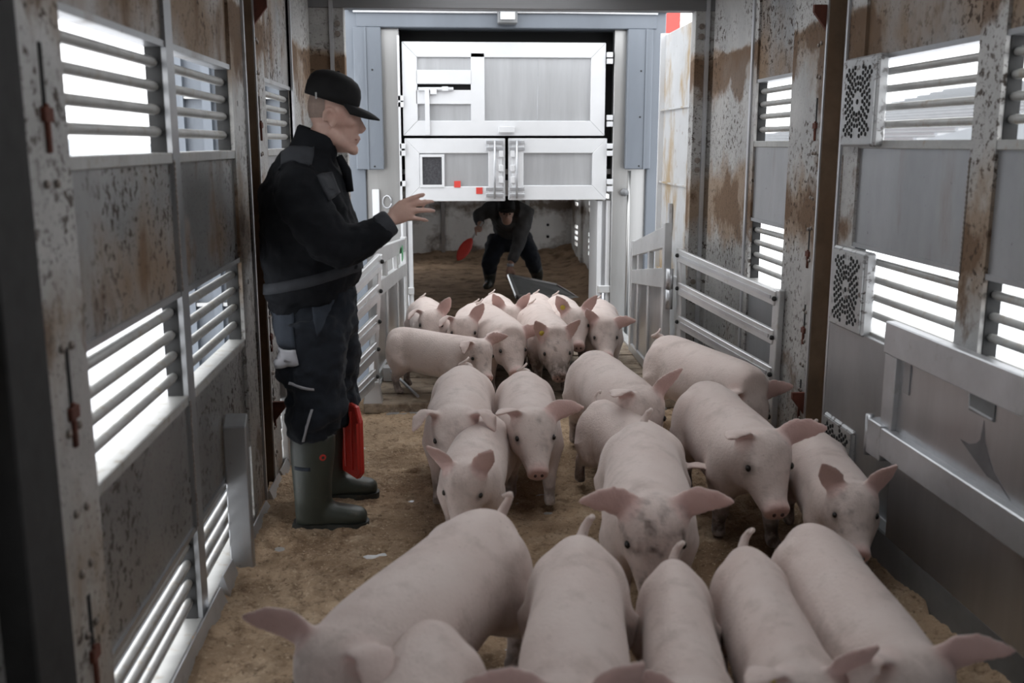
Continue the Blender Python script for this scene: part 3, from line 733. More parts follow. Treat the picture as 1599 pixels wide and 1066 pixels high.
sawdust('sawdust_bedding', IX0, IX1, 8.05, IY1, .04, hsaw2, 'sawdust_dark', 'damp brown sawdust on the floor of the second vehicle')

# ------------------------------------------------------------------ outside
tag(MB().box(-60, 90, -60, 260, -1.3, -1.05).build('ground', 'pale_ground'), 'pale flat ground outside the vehicles', kind='structure')
tag(MB().box(-1.9, 4.2, -8, 26, -1.06, -1.03).build('ground_2', 'asphalt'), 'dark wet asphalt beside the trailer', kind='structure')
db = Thing('dock_building', (-1.6, 8.6, -1.05), 'blue grey clad building wall outside the left louvres', 'building')
db.part(MB().box(-2.15, -1.0, 8.5, 12.5, -1.05, 3.6), 'wall', 'blue_steel')
for x in (-2.15, -1.93, -1.72, -1.5, -1.28, -1.06): db.part(MB().box(x, x + .07, 8.42, 8.5, -1.05, 3.6), 'post', 'stainless' if x in (-1.72, -1.06) else 'blue_steel')
for z in (.2, .62, 1.9): db.part(MB().box(-2.15, -1.0, 8.44, 8.5, z, z + .03), 'rail', 'stainless')
sd = Thing('shed', (26, 40, -1.05), 'long low shed with a grey roof seen through the right louvres', 'building')
sd.part(MB().box(18, 40, 36, 56, -1.05, 1.6), 'wall', 'shed_wall')
sd.part(MB().prism([(15.5, 1.3), (29, 4.5), (42, 1.3)], 'y', 35, 57), 'roof', 'shed_roof')
for k in range(18): 
    x = 16 + k * .75; z = 1.33 + (x - 15.5) * (3.2 / 13.5); sd.part(MB().bar((x, 35, z + .06), (x, 57, z + .06), .12, .1), 'roof_rib', 'shed_roof')
rb_ = Thing('red_building', (9, 34, -1.05), 'red clad building seen above the open rear door', 'building')
rb_.part(MB().box(7.15, 7.72, 33, 40, -1.05, 10.5), 'wall', 'red_paint')
for z in (6.2, 7.0, 7.8): rb_.part(MB().box(7.14, 7.73, 32.96, 33.0, z, z + .06), 'seam', 'rust_red')
tl = MB(); 
for k in range(70):
    x = -150 + k * 4.6 + random.uniform(-1, 1); tl.ball((x, 230 + random.uniform(-4, 4), -1), 5, 4, random.uniform(2.2, 4.0), 8, 6)
tag(tl.build('tree_line', 'tree_line', None, True), 'far hazy belt of trees on the horizon', 'trees', None, 'stuff')
# daylight portals in the openings
def portal(name, loc, rot, sx, sy):
    l = bpy.data.lights.new(name, 'AREA'); l.shape = 'RECTANGLE'; l.size = sx; l.size_y = sy
    l.cycles.is_portal = True
    o = bpy.data.objects.new(name, l); COL.objects.link(o); o.location = loc; o.rotation_euler = rot
# ------------------------------------------------------------------ people
def folds(me, amp, scale, zscale=1.0, seed=0.0, mask=None):
    V = verts_np(me); n = len(V); nr = np.empty(n * 3, np.float32); me.vertices.foreach_get('normal', nr); nr = nr.reshape(-1, 3)
    d = np.array([noise.fractal(Vector((float(p[0]) * scale + seed, float(p[1]) * scale, float(p[2]) * scale * zscale)), .9, 2.0, 3) for p in V])
    if mask is not None: d = d * mask(V)
    set_verts(me, V + nr * (d * amp)[:, None])
def bvh_of(me): 
    V = [v.co.copy() for v in me.vertices]; return BVHTree.FromPolygons(V, [tuple(p.vertices) for p in me.polygons])
def patch(bvh, quad, dirv, mat, name, parent, n=8, m=8, off=.004, th=.004):
    """thin cloth piece laid on a surface: quad = 4 points (in front of it), cast along dirv"""
    q = [Vector(p) for p in quad]; dv = Vector(dirv).normalized(); vs = []; 
    for j in range(m + 1):
        for i in range(n + 1):
            p = q[0].lerp(q[1], i / n).lerp(q[3].lerp(q[2], i / n), j / m)
            hit, nn, ix, ds = bvh.ray_cast(p, dv)
            if hit is None: hit, nn, ix, ds = bvh.find_nearest(p)
            vs.append((hit, nn))
    top = [h + nn * (off + th) for h, nn in vs]; bot = [h - nn * .002 for h, nn in vs]
    mb = MB(); N1 = (n + 1) * (m + 1); mb.v = [tuple(p) for p in top + bot]
    for j in range(m):
        for i in range(n):
            a = j * (n + 1) + i; f = (a, a + 1, a + n + 2, a + n + 1); mb.f.append(f); mb.f.append(tuple(N1 + k for k in reversed(f)))
    rim = [i for i in range(n + 1)] + [j * (n + 1) + n for j in range(1, m + 1)] + [m * (n + 1) + i for i in range(n - 1, -1, -1)] + [j * (n + 1) for j in range(m - 1, 0, -1)]
    for a, b in zip(rim, rim[1:] + rim[:1]): mb.f.append((a, b, N1 + b, N1 + a))
    return mb.build(name, mat, parent, True)
EX, EY, EZ = Vector((1, 0, 0)), Vector((0, 1, 0)), Vector((0, 0, 1))

def finger(mb, base, dirs, lens, rads):
    p = Vector(base); pts = [p - Vector(dirs[0]).normalized() * .012, p.copy()]; r = [rads[0], rads[0]]
    for d, l, q in zip(dirs, lens, rads[1:]):
        p = p + Vector(d).normalized() * l; pts.append(p.copy()); r.append(q)
    d = Vector(dirs[-1]).normalized(); pts.append(p + d * rads[-1] * .7); r.append(rads[-1] * .55)
    mb.tube(pts, r, 10); return pts

def standing_man():
    # --- continuous body under the clothes: head, neck, trunk, arms, hands, legs
    b = MB()
    HX, HY, HZ = -.412, 4.05, 1.648
    # skull and face, looking along +x and a little down
    b.ball((HX - .012, HY, HZ + .035), .098, .076, .108, 20, 14)
    b.loft([((HX - .03, HY, HZ - .045), EX, EY, .075, .062), ((HX + .005, HY, HZ - .03), EX, EY, .082, .066), ((HX + .022, HY, HZ + .005), EX, EY, .074, .067), ((HX + .02, HY, HZ + .05), EX, EY, .07, .066)], 20)
    b.loft([((HX + .022, HY, HZ - .02), EX, EY, .066, .060), ((HX + .022, HY, HZ - .06), EX, EY, .060, .053), ((HX + .024, HY, HZ - .095), EX, EY, .050, .044), ((HX + .032, HY, HZ - .136), EX, EY, .034, .032)], 18)
    b.ball((HX + .062, HY, HZ - .126), .022, .026, .022)                      # chin
    b.tube([(HX - .03, HY + .048, HZ - .05), (HX + .02, HY + .04, HZ - .095), (HX + .055, HY + .012, HZ - .124)], [.026, .023, .018], 10)
    b.tube([(HX - .03, HY - .048, HZ - .05), (HX + .02, HY - .04, HZ - .095), (HX + .055, HY - .012, HZ - .124)], [.026, .023, .018], 10)
    b.tube([(HX + .078, HY, HZ + .006), (HX + .092, HY, HZ - .022), (HX + .102, HY, HZ - .044), (HX + .088, HY, HZ - .056)], [.010, .012, .0160, .012], 10)   # nose
    b.ball((HX + .080, HY, HZ - .078), .012, .024, .0085); b.ball((HX + .076, HY, HZ - .092), .012, .021, .009)   # lips
    b.tube([(HX + .070, HY - .046, HZ + .024), (HX + .083, HY, HZ + .026), (HX + .070, HY + .046, HZ + .024)], [.012, .013, .012], 10)  # brow
    for s in (-1, 1):
        b.ball((HX + .055, HY + s * .045, HZ - .02), .026, .018, .020)        # cheekbone
        ear = [(HX - .015 + .020 * math.cos(a) - .003, HY + s * (.089 - .008 * math.cos(a)), HZ - .004 + .034 * math.sin(a)) for a in [math.pi * (-.45 + k * .145) for k in range(12)]]
        b.tube(ear, .0088, 8); b.ball((HX - .020, HY + s * .080, HZ - .004), .015, .010, .026)
    b.tube([(-.508, HY, 1.47), (-.475, HY, 1.55), (-.43, HY, 1.61)], [.072, .066, .064], 16)
    b.loft([((-.525, HY, .85), EX, EY, .14, .15), ((-.525, HY, 1.05), EX, EY, .15, .16), ((-.54, HY, 1.25), EX, EY, .14, .17), ((-.54, HY, 1.42), EX, EY, .11, .16), ((-.52, HY, 1.49), EX, EY, .07, .09)], 18)
    for y, foot_x, y2 in ((3.93, -.538, 3.905), (4.19, -.518, 4.255)):
        b.tube([(-.525, y, .86), (-.515, y, .56), (foot_x, y2, .30), (foot_x, y2, .10)], [.095, .065, .042, .034], 12)
        b.tube([(foot_x - .03, y2, .06), (foot_x + .13, y2, .05)], [.026, .024], 10)
    # right arm: sleeve hides it up to the wrist
    b.tube([(-.545, 3.87, 1.42), (-.43, 3.80, 1.175), (-.30, 3.83, 1.21), (-.22, 3.855, 1.248), (-.19, 3.86, 1.266)], [.06, .048, .042, .030, .027], 12)
    # left arm, hanging
    b.tube([(-.545, 4.23, 1.42), (-.51, 4.31, 1.15), (-.455, 4.31, .93), (-.44, 4.31, .87)], [.06, .048, .034, .028], 12)
    # right hand: back of the hand towards the camera, fingers spread
    d = Vector((.80, .05, .52)).normalized(); up = Vector((-.50, 0, .86)).normalized(); nrm = Vector((.03, -1, .02))
    W = Vector((-.198, 3.860, 1.262))
    b.loft([(W, up, nrm, .026, .020), (W + d * .025, up, nrm, .036, .017), (W + d * .052, up, nrm, .042, .0155), (W + d * .076, up, nrm, .041, .013), (W + d * .086, up, nrm, .034, .009)], 16, 2.3)
    fb = W + d * .078
    fing = [(.032, (.93, .0, .37), (.07, .038, .022)), (.011, (.975, .02, .20), (.075, .044, .026)), (-.012, (.99, .05, .03), (.07, .04, .024)), (-.032, (.985, .08, -.12), (.052, .03, .02))]
    nails = []
    for k, (o_, dr, ln_) in enumerate(fing):
        base = fb + up * o_ - d * (.010 if k in (0, 3) else 0.0) - d * (.006 if k == 3 else 0)
        dv = Vector(dr).normalized(); curl = Vector((0, .22, -.10))
        pts = finger(b, base, [dv, (dv + curl * .8), (dv + curl * 1.5)], [l * .72 for l in ln_], [.0112, .0104, .0094, .0084] if k < 3 else [.0098, .0090, .0082, .0074])
        nails.append(pts)
    finger(b, W + d * .022 + up * .026 + Vector((0, .012, 0)), [(.62, .55, .55), (.80, .35, .30), (.9, .2, .1)], [.042, .032, .024], [.0125, .0115, .010, .0085])
    # left hand closed on the paddle handle
    W2 = Vector((-.44, 4.31, .865))
    b.loft([(W2, EX, EY, .024, .02), (W2 + Vector((.0, 0, -.03)), EX, EY, .036, .017), (W2 + Vector((.004, 0, -.075)), EX, EY, .040, .016)], 14)
    for k in range(4):
        x = -.468 + k * .019; 
        finger(b, (x, 4.305, .792), [(0, -.25, -1), (0, -1, -.25), (0, -.5, .9)], [.030, .026, .020], [.0095, .009, .0085, .0075])
    finger(b, (-.405, 4.305, .83), [(.3, -.6, -.7), (-.4, -.9, -.3)], [.035, .028], [.0115, .0105, .009])
    me = remesh(b, .0062, 4, .5)
    # stubble and flushed skin are colours of the skin itself
    body = link('person', me, 'skin'); tag(body, 'man in black work jacket, cap and green boots standing in profile with outstretched hand', 'person')
    body.data.materials.clear(); body.data.materials.append(MATS['skin'])
    def ch(name, me_or_mb, mat, parent=None, smooth=True, label=None):
        o = me_or_mb.build(name, mat, parent or body, smooth) if isinstance(me_or_mb, MB) else link(name, me_or_mb, mat, parent or body, smooth)
        if not isinstance(me_or_mb, MB): o.data.materials.clear(); o.data.materials.append(MATS[mat])
        if label: o['label'] = label
        return o
    for s in (-1, 1):
        ch('eye', MB().ball((HX + .069, HY + s * .033, HZ + .006), .0105, .0115, .0075, 12, 8), 'eye_white'); ch('iris', MB().ball((HX + .0765, HY + s * .034, HZ + .005), .004, .005, .005, 8, 6), 'eye_dark')
        ch('eyebrow', MB().tube([(HX + .077, HY + s * .014, HZ + .030), (HX + .080, HY + s * .034, HZ + .034), (HX + .066, HY + s * .052, HZ + .028)], [.003, .0045, .002], 6), 'stubble')
    ch('mouth', MB().tube([(HX + .074, HY - .024, HZ - .086), (HX + .089, HY, HZ - .0845), (HX + .074, HY + .024, HZ - .086)], .0028, 6), 'lip')
    for pts in nails:
        pass
    # cropped hair below the cap: a thin shell round the back of the skull
    hr_ = MB(); rr = []
    for ph in (60, 70, 80, 90, 98, 105, 110):
        p_ = math.radians(ph); rr.append([Vector((HX - .012 + .0992 * math.sin(p_) * math.cos(t_), HY + .0772 * math.sin(p_) * math.sin(t_), HZ + .035 + .1092 * math.cos(p_))) for t_ in [math.radians(104 + 152 * q / 16) for q in range(17)]])
    for r0, r1 in zip(rr[:-1], rr[1:]):
        o_ = len(hr_.v); hr_.v += [tuple(p) for p in r0 + r1]; hr_.f += [(o_ + q, o_ + q + 1, o_ + q + 18, o_ + q + 17) for q in range(16)]
    ch('cropped_hair', hr_, 'stubble')
    # --- cap
    c = MB(); CZ = HZ + .064; tilt = -.31
    def cp(x, y, z): return Vector((HX - .012 + x * math.cos(tilt) - z * math.sin(tilt) * .8, HY + y, CZ + z * math.cos(tilt) + x * math.sin(tilt)))
    rings = []
    for k, (r, z) in enumerate(((1.0, -.006), (1.015, .02), (1.0, .045), (.93, .072), (.78, .092), (.52, .106), (.22, .1125), (.04, .1135))):
        rings.append([cp(.1085 * r * math.cos(t) - .004, .088 * r * math.sin(t), z) for t in [2 * math.pi * q / 32 for q in range(32)]])
    inner = [[p + (Vector((HX - .012, HY, CZ)) - p) * .05 for p in r] for r in reversed(rings)]
    c.rings(inner[::-1][::-1][-1:] + rings, True)
    cap = ch('cap', c, 'cap_black')
    br = MB(); bt = []; bb = []
    n = 20
    rows = []
    for j in range(6):
        f = j / 5; row = []
        for i in range(n + 1):
            a = math.radians(-66 + 132 * i / n); x = .106 * math.cos(a) * 1.0; y = .086 * math.sin(a)
            ext = .092 * (math.cos(a * 1.15) ** .55 if math.cos(a * 1.15) > 0 else 0) * f
            row.append(cp(x + ext - .004, y * (1 - .05 * f), .004 - .06 * ext - 3.6 * y * y * f - .014 * f * f * (ext / .092) ))
        rows.append(row)
    V = []; 
    for row in rows: V += row
    top = [p + EZ * .003 for p in V]; bot = [p - EZ * .003 for p in V]; br.v = [tuple(p) for p in top + bot]; N1 = len(V); w = n + 1
    for j in range(5):
        for i in range(n):
            a = j * w + i; f = (a, a + 1, a + w + 1, a + w); br.f.append(f); br.f.append(tuple(N1 + k for k in reversed(f)))
    rim = list(range(w)) + [j * w + n for j in range(1, 6)] + [5 * w + i for i in range(n - 1, -1, -1)] + [j * w for j in range(4, 0, -1)]
    for a, b_ in zip(rim, rim[1:] + rim[:1]): br.f.append((a, b_, N1 + b_, N1 + a))
    ch('brim', br, 'cap_black', cap)
    ch('button', MB().ball(cp(-.004, 0, .114), .008, .008, .004, 10, 6), 'cap_black', cap)
    ch('buckle', MB().box(HX - .070, HX - .064, HY - .079, HY - .071, HZ + .068, HZ + .092), 'paddle_shaft', cap, False)
    # --- jacket
    j = MB()
    secs = [(.93, -.548, .162, .195), (.96, -.545, .178, .202), (1.02, -.530, .192, .205), (1.10, -.525, .198, .212), (1.20, -.532, .194, .216), (1.30, -.545, .180, .216), (1.38, -.552, .166, .205), (1.445, -.548, .138, .180), (1.495, -.535, .108, .135), (1.53, -.520, .088, .098)]
    j.loft([((x, HY, z), EX, EY, a, w) for z, x, a, w in secs], 28, 2.25)
    j.tube([(-.555, 3.905, 1.425), (-.545, 3.86, 1.385), (-.495, 3.81, 1.28), (-.435, 3.79, 1.185), (-.395, 3.795, 1.155), (-.33, 3.82, 1.175), (-.275, 3.838, 1.208), (-.222, 3.85, 1.238)], [.085, .102, .094, .088, .084, .076, .064, .053], 18)
    j.tube([(-.555, 4.195, 1.425), (-.545, 4.25, 1.385), (-.53, 4.30, 1.27), (-.515, 4.31, 1.15), (-.48, 4.31, 1.02), (-.45, 4.31, .92)], [.085, .098, .088, .08, .068, .056], 16)
    # hanging back hem
    j.loft([((-.60, HY, .885), EX, EY, .105, .18), ((-.585, HY, .96), EX, EY, .13, .19)], 20)
    jm = remesh(j, .0115, 4, .5)
    folds(jm, .016, 6.5, 1.5, 2.0); folds(jm, .006, 19, .8, 5.0)
    jk = ch('jacket', jm, 'jacket')
    jb = bvh_of(jm)
    col = MB(); rings = []
    for k, (z, r) in enumerate(((1.50, 1.12), (1.545, 1.02), (1.585, 1.0), (1.592, .92), (1.545, .90))):
        rings.append([Vector((-.502 + .083 * r * math.cos(t) + (z - 1.53) * .35, HY + .080 * r * math.sin(t), z - .030 * math.cos(t))) for t in [2 * math.pi * q / 24 for q in range(24)]])
    col.rings(rings, False); ch('collar', col, 'jacket', jk)
    ch('zip_flap', MB().tube([(-.405, HY - .03, 1.50), (-.378, HY - .02, 1.44), (-.368, HY - .015, 1.36)], [.014, .02, .016], 8), 'jacket', jk)
    patch(jb, [(-.615, 3.985, 2), (-.49, 3.985, 2), (-.50, 3.845, 2), (-.61, 3.845, 2)], (0, 0, -1), 'jacket_grey', 'shoulder_patch', jk, 10, 10)
    patch(jb, [(-.47, 3.5, 1.43), (-.43, 3.5, 1.44), (-.40, 3.5, 1.36), (-.425, 3.5, 1.335)], (0, 1, 0), 'jacket_grey', 'chest_patch', jk, 6, 8)
    # grey waistband with a slight rise to the front
    wb_ = MB(); rings = []
    for dz, gro in ((-.022, .0), (-.020, .007), (.020, .007), (.022, .0)):
        rr = []
        for q in range(40):
            t = 2 * math.pi * q / 40; x = -.532 + .200 * math.cos(t); y = HY + .216 * math.sin(t); z = 1.025 + (x + .53) * .24 + dz
            hit, nn, ix, ds = jb.ray_cast(Vector((-.532 + .6 * math.cos(t), HY + .6 * math.sin(t), z)), Vector((-math.cos(t), -math.sin(t), 0)))
            p = hit if hit is not None else Vector((x, y, z))
            if hit is not None and (p - Vector((-.532, HY, z))).length > .26: p = Vector((x, y, z))
            rr.append(p + Vector((math.cos(t), math.sin(t), 0)) * gro)
        rings.append(rr)
    wb_.rings(rings, False); ch('waistband', wb_, 'jacket_grey', jk)
    ca = Vector((-.242, 3.846, 1.226)); cb = Vector((-.198, 3.858, 1.256))
    ch('cuff', MB().tube([ca, ca.lerp(cb, .2), ca.lerp(cb, .85), cb], [.050, .0545, .0515, .046], 18), 'jacket_grey', jk)
    # --- trousers
    t = MB()
    t.loft([((-.525, HY, .98), EX, EY, .165, .17), ((-.525, HY, .90), EX, EY, .172, .185), ((-.525, HY, .82), EX, EY, .168, .19), ((-.525, HY, .76), EX, EY, .14, .18)], 24, 2.2)
    t.tube([(-.53, 3.955, .86), (-.518, 3.945, .74), (-.515, 3.935, .62), (-.525, 3.925, .54), (-.535, 3.92, .44), (-.537, 3.92, .385)], [.135, .136, .122, .118, .108, .098], 20)
    t.tube([(-.515, 4.145, .86), (-.49, 4.16, .74), (-.475, 4.19, .62), (-.48, 4.22, .54), (-.495, 4.24, .44), (-.50, 4.24, .37)], [.135, .132, .118, .114, .106, .098], 20)
    t.ball((-.625, 3.885, .66), .045, .05, .085)          # bulging thigh pocket
    tm = remesh(t, .0115, 4, .5); folds(tm, .018, 7, 1.3, 8.0, lambda V: 1 + .8 * np.clip((.62 - V[:, 2]) / .12, 0, 1)); folds(tm, .007, 20, 1.6, 3.0)
    tr = ch('trousers', tm, 'trousers'); tbv = bvh_of(tm)
    patch(tbv, [(-.675, 3.5, .755), (-.575, 3.5, .765), (-.565, 3.5, .705), (-.655, 3.5, .688)], (0, 1, 0), 'reflective', 'pocket_flap', tr, 8, 6)
    patch(tbv, [(-.515, 3.5, .93), (-.43, 3.5, .95), (-.475, 3.5, .84), (-.49, 3.5, .82)], (0, 1, 0), 'trousers_blue', 'hip_insert', tr, 8, 8)
    patch(tbv, [(-.675, 3.5, .93), (-.585, 3.5, .93), (-.575, 3.5, .77), (-.675, 3.5, .765)], (0, 1, 0), 'trousers_blue', 'thigh_panel', tr, 8, 8, .003, .002)
    patch(tbv, [(-.61, 3.5, .632), (-.51, 3.5, .612), (-.51, 3.5, .604), (-.612, 3.5, .622)], (0, 1, 0), 'reflective', 'piping', tr, 8, 2, .003, .002)
    patch(tbv, [(-.525, 3.5, .53), (-.515, 3.5, .53), (-.555, 3.5, .40), (-.565, 3.5, .40)], (0, 1, 0), 'reflective', 'piping', tr, 2, 10, .003, .002)
    # --- rubber boots
    for (x0, y0) in ((-.535, 3.905), (-.515, 4.255)):
        m = MB()
        m.loft([((x0, y0, .405), EX, EY, .092, .078), ((x0 - .002, y0, .33), EX, EY, .090, .076), ((x0 - .008, y0, .22), EX, EY, .080, .068), ((x0 - .008, y0, .13), EX, EY, .076, .060), ((x0 - .004, y0, .07), EX, EY, .080, .052), ((x0, y0, .03), EX, EY, .078, .048)], 22, 2.1)
        m.loft([((x0 - .078, y0, .05), EY, EZ, .030, .034), ((x0 - .05, y0, .055), EY, EZ, .044, .045), ((x0 + .03, y0, .068), EY, EZ, .047, .058), ((x0 + .09, y0, .060), EY, EZ, .050, .046), ((x0 + .14, y0, .056), EY, EZ, .052, .040), ((x0 + .185, y0, .052), EY, EZ, .045, .034), ((x0 + .208, y0, .046), EY, EZ, .028, .024)], 20, 2.3)
        bmx = remesh(m, .009, 6, .5)
        bo = ch('boot', bmx, 'boot_green')
        so = MB(); prof = [(x0 - .092, .036), (x0 - .06, .046), (x0, .046), (x0 + .05, .044), (x0 + .12, .056), (x0 + .17, .052), (x0 + .205, .036), (x0 + .216, .014)]
        top = [(x, y0 + w, .030) for x, w in prof] + [(x, y0 - w, .030) for x, w in reversed(prof)]; bt_ = [(x, y, .004) for x, y, z in top]
        so.rings([bt_, top]); ch('sole', so, 'boot_sole', bo, False)
        bvx = bvh_of(bmx)
        if y0 < 4: 
            hit, nn, ix, ds = bvx.ray_cast(Vector((x0 + .045, 3.5, .322)), Vector((0, 1, 0)))
            bd_ = ch('badge', MB().tube([hit - nn * .004, hit + nn * .0025], .0135, 16), 'red_sticker', bo, False)
            ch('badge_centre', MB().tube([hit - nn * .004, hit + nn * .0035], .0065, 12), 'boot_green', bd_, False)
            patch(bvx, [(x0 - .07, 3.5, .283), (x0 - .005, 3.5, .283), (x0 - .005, 3.5, .268), (x0 - .07, 3.5, .268)], (0, 1, 0), 'trousers_blue', 'print', bo, 6, 2, .0008, .0006)
    return body
standing_man()
# red paddle hanging from his far hand
pd = Thing('sorting_paddle', (-.43, 4.30, .13), 'red plastic sorting paddle hanging behind the standing man\'s boots', 'paddle')
_u = Vector((.50, -.87, 0)).normalized(); _n = Vector((.87, .5, 0)).normalized()
def pq(u, z, n): return Vector((-.425, 4.20, 0)) + _u * u + _n * n + EZ * z
mb = MB(); poly = [(-.14, .17), (-.10, .135), (.10, .135), (.14, .17), (.14, .40), (.105, .46), (-.105, .46), (-.14, .40)]
mb.rings([[pq(u, z, -.012) for u, z in poly], [pq(u, z, .012) for u, z in poly]]); pd.part(mb, 'blade', 'red_plastic', bevel=.006)
for u in (-.07, 0, .07): pd.part(MB().bar(pq(u, .17, -.014), pq(u, .43, -.014), .014, .012, _n), 'rib', 'red_plastic', bevel=.003)
for sg in (-1, 1): pd.part(MB().bar(pq(.1285 * sg, .19, -.014), pq(.1285 * sg, .39, -.014), .012, .012, _n), 'rim', 'red_plastic')
pd.part(MB().tube([pq(0, .45, 0), Vector((-.432, 4.27, .62)), Vector((-.437, 4.298, .80))], .013, 10), 'shaft', 'paddle_shaft', smooth=True)
pd.part(MB().tube([Vector((-.436, 4.290, .74)), Vector((-.437, 4.299, .82))], .017, 10), 'grip', 'rubber_and_shade', smooth=True)

def bending_man():
    Y = 10.6
    W = lambda px, py, dy=0.0: atY(px, py, Y + dy)
    k = 1.0
    head = W(791, 334, -.32)
    shR, shL = W(762, 328, -.10), W(822, 330, -.12)          # his right shoulder is on the left of the picture
    hip = W(797, 362, .25); hipR, hipL = W(779, 372, .22), W(814, 372, .22)
    kR, kL = W(764, 412, .05), W(832, 405, .02)
    aR, aL = W(765, 447, .12), W(839, 447, .20)
    for a in (aR, aL): a.z = .10
    elR, wrR = W(748, 336, -.15), W(750, 352, -.30)
    elL, wrL = W(808, 385, -.25), W(797, 413, -.35)
    b = MB()
    b.ball(head + Vector((0, .02, .03)), .078, .09, .105, 16, 12); b.ball(head + Vector((0, -.03, -.045)), .058, .06, .07)
    b.tube([head + Vector((0, -.085, .0)), head + Vector((0, -.10, -.035))], [.012, .017], 8)
    b.tube([head + Vector((0, .03, -.02)), (shR + shL) / 2 + Vector((0, .05, .02))], [.06, .07], 12)
    sp = [(shR + shL) / 2, ((shR + shL) / 2).lerp(hip, .5) + EZ * .05, hip]
    b.tube(sp, [.13, .15, .14], 14)
    b.tube([shR, elR, wrR], [.06, .046, .03], 10); b.tube([shL, elL, wrL], [.06, .046, .03], 10)
    for h, kn, an in ((hipR, kR, aR), (hipL, kL, aL)):
        b.tube([h, kn, an], [.10, .065, .045], 12); b.tube([an + EZ * -.04, an + Vector((-.05, -.15, -.055))], [.04, .035], 10)
    # hands
    hr = wrR + Vector((-.015, -.03, -.03)); b.ball(hr, .036, .04, .04)
    for q in range(4): finger(b, hr + Vector((-.02 + .004 * q, -.02 , .022 - .016 * q)), [(-.6, -.6, -.2), (.1, -.3, -.9)], [.035, .035], [.010, .010, .009])
    finger(b, hr + Vector((.02, -.02, .01)), [(-.2, -1, -.2), (-.9, -.3, 0)], [.03, .03], [.011, .011, .010])
    hl = wrL + Vector((-.01, -.02, -.05)); b.loft([(wrL, EX, EY, .026, .022), (hl, EX, EY, .040, .022), (hl + EZ * -.04, EX, EY, .040, .020)], 12)
    for q in range(4): finger(b, hl + Vector((-.03 + .02 * q, 0, -.035)), [(-.1, -.2, -1), (0, -.1, -1)], [.04, .04 - .006 * abs(q - 1.3)], [.010, .010, .0085])
    finger(b, hl + Vector((.035, -.01, -.0)), [(.5, -.2, -.8), (.1, -.3, -1)], [.035, .03], [.011, .011, .009])
    me = remesh(b, .0095, 3, .5)
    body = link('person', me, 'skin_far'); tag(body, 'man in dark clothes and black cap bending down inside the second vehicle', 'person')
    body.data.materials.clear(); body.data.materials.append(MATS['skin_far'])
    def ch(name, mb_, mat, vox=None, parent=None, fold=.0):
        if vox:
            m_ = remesh(mb_, vox, 4, .5)
            if fold: folds(m_, fold, 7, 1.2, 4.0)
            o = link(name, m_, mat, parent or body, True); o.data.materials.clear(); o.data.materials.append(MATS[mat]); return o
        return mb_.build(name, mat, parent or body, True)
    j = MB(); j.tube([sp[0] + Vector((0, -.05, -.01)), sp[1], sp[2] + Vector((0, .03, .0))], [.165, .195, .175], 18)
    j.tube([(shR + shL) / 2 + Vector((-.10, -.02, 0)), shR, shR.lerp(elR, .6), elR, elR.lerp(wrR, .8)], [.12, .09, .075, .068, .052], 14)
    j.tube([(shR + shL) / 2 + Vector((.10, -.02, 0)), shL, shL.lerp(elL, .6), elL, elL.lerp(wrL, .85)], [.12, .095, .08, .07, .052], 14)
    ch('jacket', j, 'grey_cloth', .014, fold=.016)
    t = MB(); t.tube([hipR.lerp(hipL, -.1), hipR.lerp(hipL, 1.1)], [.15, .15], 16)
    for h, kn, an in ((hipR, kR, aR), (hipL, kL, aL)): t.tube([h, h.lerp(kn, .6), kn, kn.lerp(an, .55)], [.125, .10, .085, .075], 16)
    ch('trousers', t, 'trousers', .014, fold=.018)
    for kn, an in ((kR, aR), (kL, aL)):
        m = MB(); m.tube([kn.lerp(an, .45), an + EZ * .04, an + EZ * -.04], [.078, .068, .055], 14); m.tube([an + Vector((.01, .06, -.055)), an + Vector((-.03, -.10, -.055)), an + Vector((-.05, -.17, -.062))], [.045, .046, .034], 12)
        ch('boot', m, 'boot_sole', .012)
    c = MB(); rings = []
    for r, z in ((1.0, -.01), (1.02, .03), (.95, .07), (.75, .10), (.4, .118), (.05, .122)):
        rings.append([head + Vector((.088 * r * math.cos(t_), .10 * r * math.sin(t_) + .02 - .03 * (z / .12), .045 + z + .02 * math.sin(t_))) for t_ in [2 * math.pi * q / 20 for q in range(20)]])
    c.rings(rings); cp_ = ch('cap', c, 'cap_black')
    c = MB(); c.obox(head + Vector((0, -.115, .040)), (.07, 0, 0), (0, .05, -.02), (0, .002, .004)); ch('brim', c, 'cap_black', None, cp_)
    ch('wristband', MB().tube([wrL + EZ * .012, wrL + EZ * -.018], .036, 12), 'reflective')
    for s in (-1, 1): ch('eye', MB().ball(head + Vector((s * .03, -.082, .005)), .012, .008, .008), 'eye_dark')
    # red paddle in his right hand
    tip = atY(729, 384, Y - .42); p0 = hr + Vector((.012, -.012, .03)); dv = (tip - p0).normalized()
    pp = Thing('sorting_paddle', tip[:], 'red leaf-shaped paddle held by the bending man', 'paddle')
    e0 = p0 + dv * .16
    pp.part(MB().tube([p0 - dv * .05, e0], .011, 10), 'shaft', 'paddle_shaft', smooth=True)
    sd = dv.cross(EY).normalized(); prof = [(.0, .012), (.03, .034), (.08, .054), (.14, .060), (.20, .052), (.25, .030), (.275, .006)]
    pp.part(MB().loft([(e0 + dv * u, sd, EY, w, .010) for u, w in prof], 14), 'blade', 'red_plastic', smooth=True)
    # grey board he is lifting
    P = [atY(793, 431, Y - .5), atY(870, 447, Y - .1), atY(905, 468, Y - .6), atY(806, 465, Y - 1.0)]
    P = [Vector(p) for p in P]
    bd = Thing('herding_board', ((P[2] + P[3]) / 2)[:], 'grey rectangular board tipped up by the bending man', 'board')
    n = (P[1] - P[0]).cross(P[3] - P[0]).normalized()
    if n.z < 0: n = -n
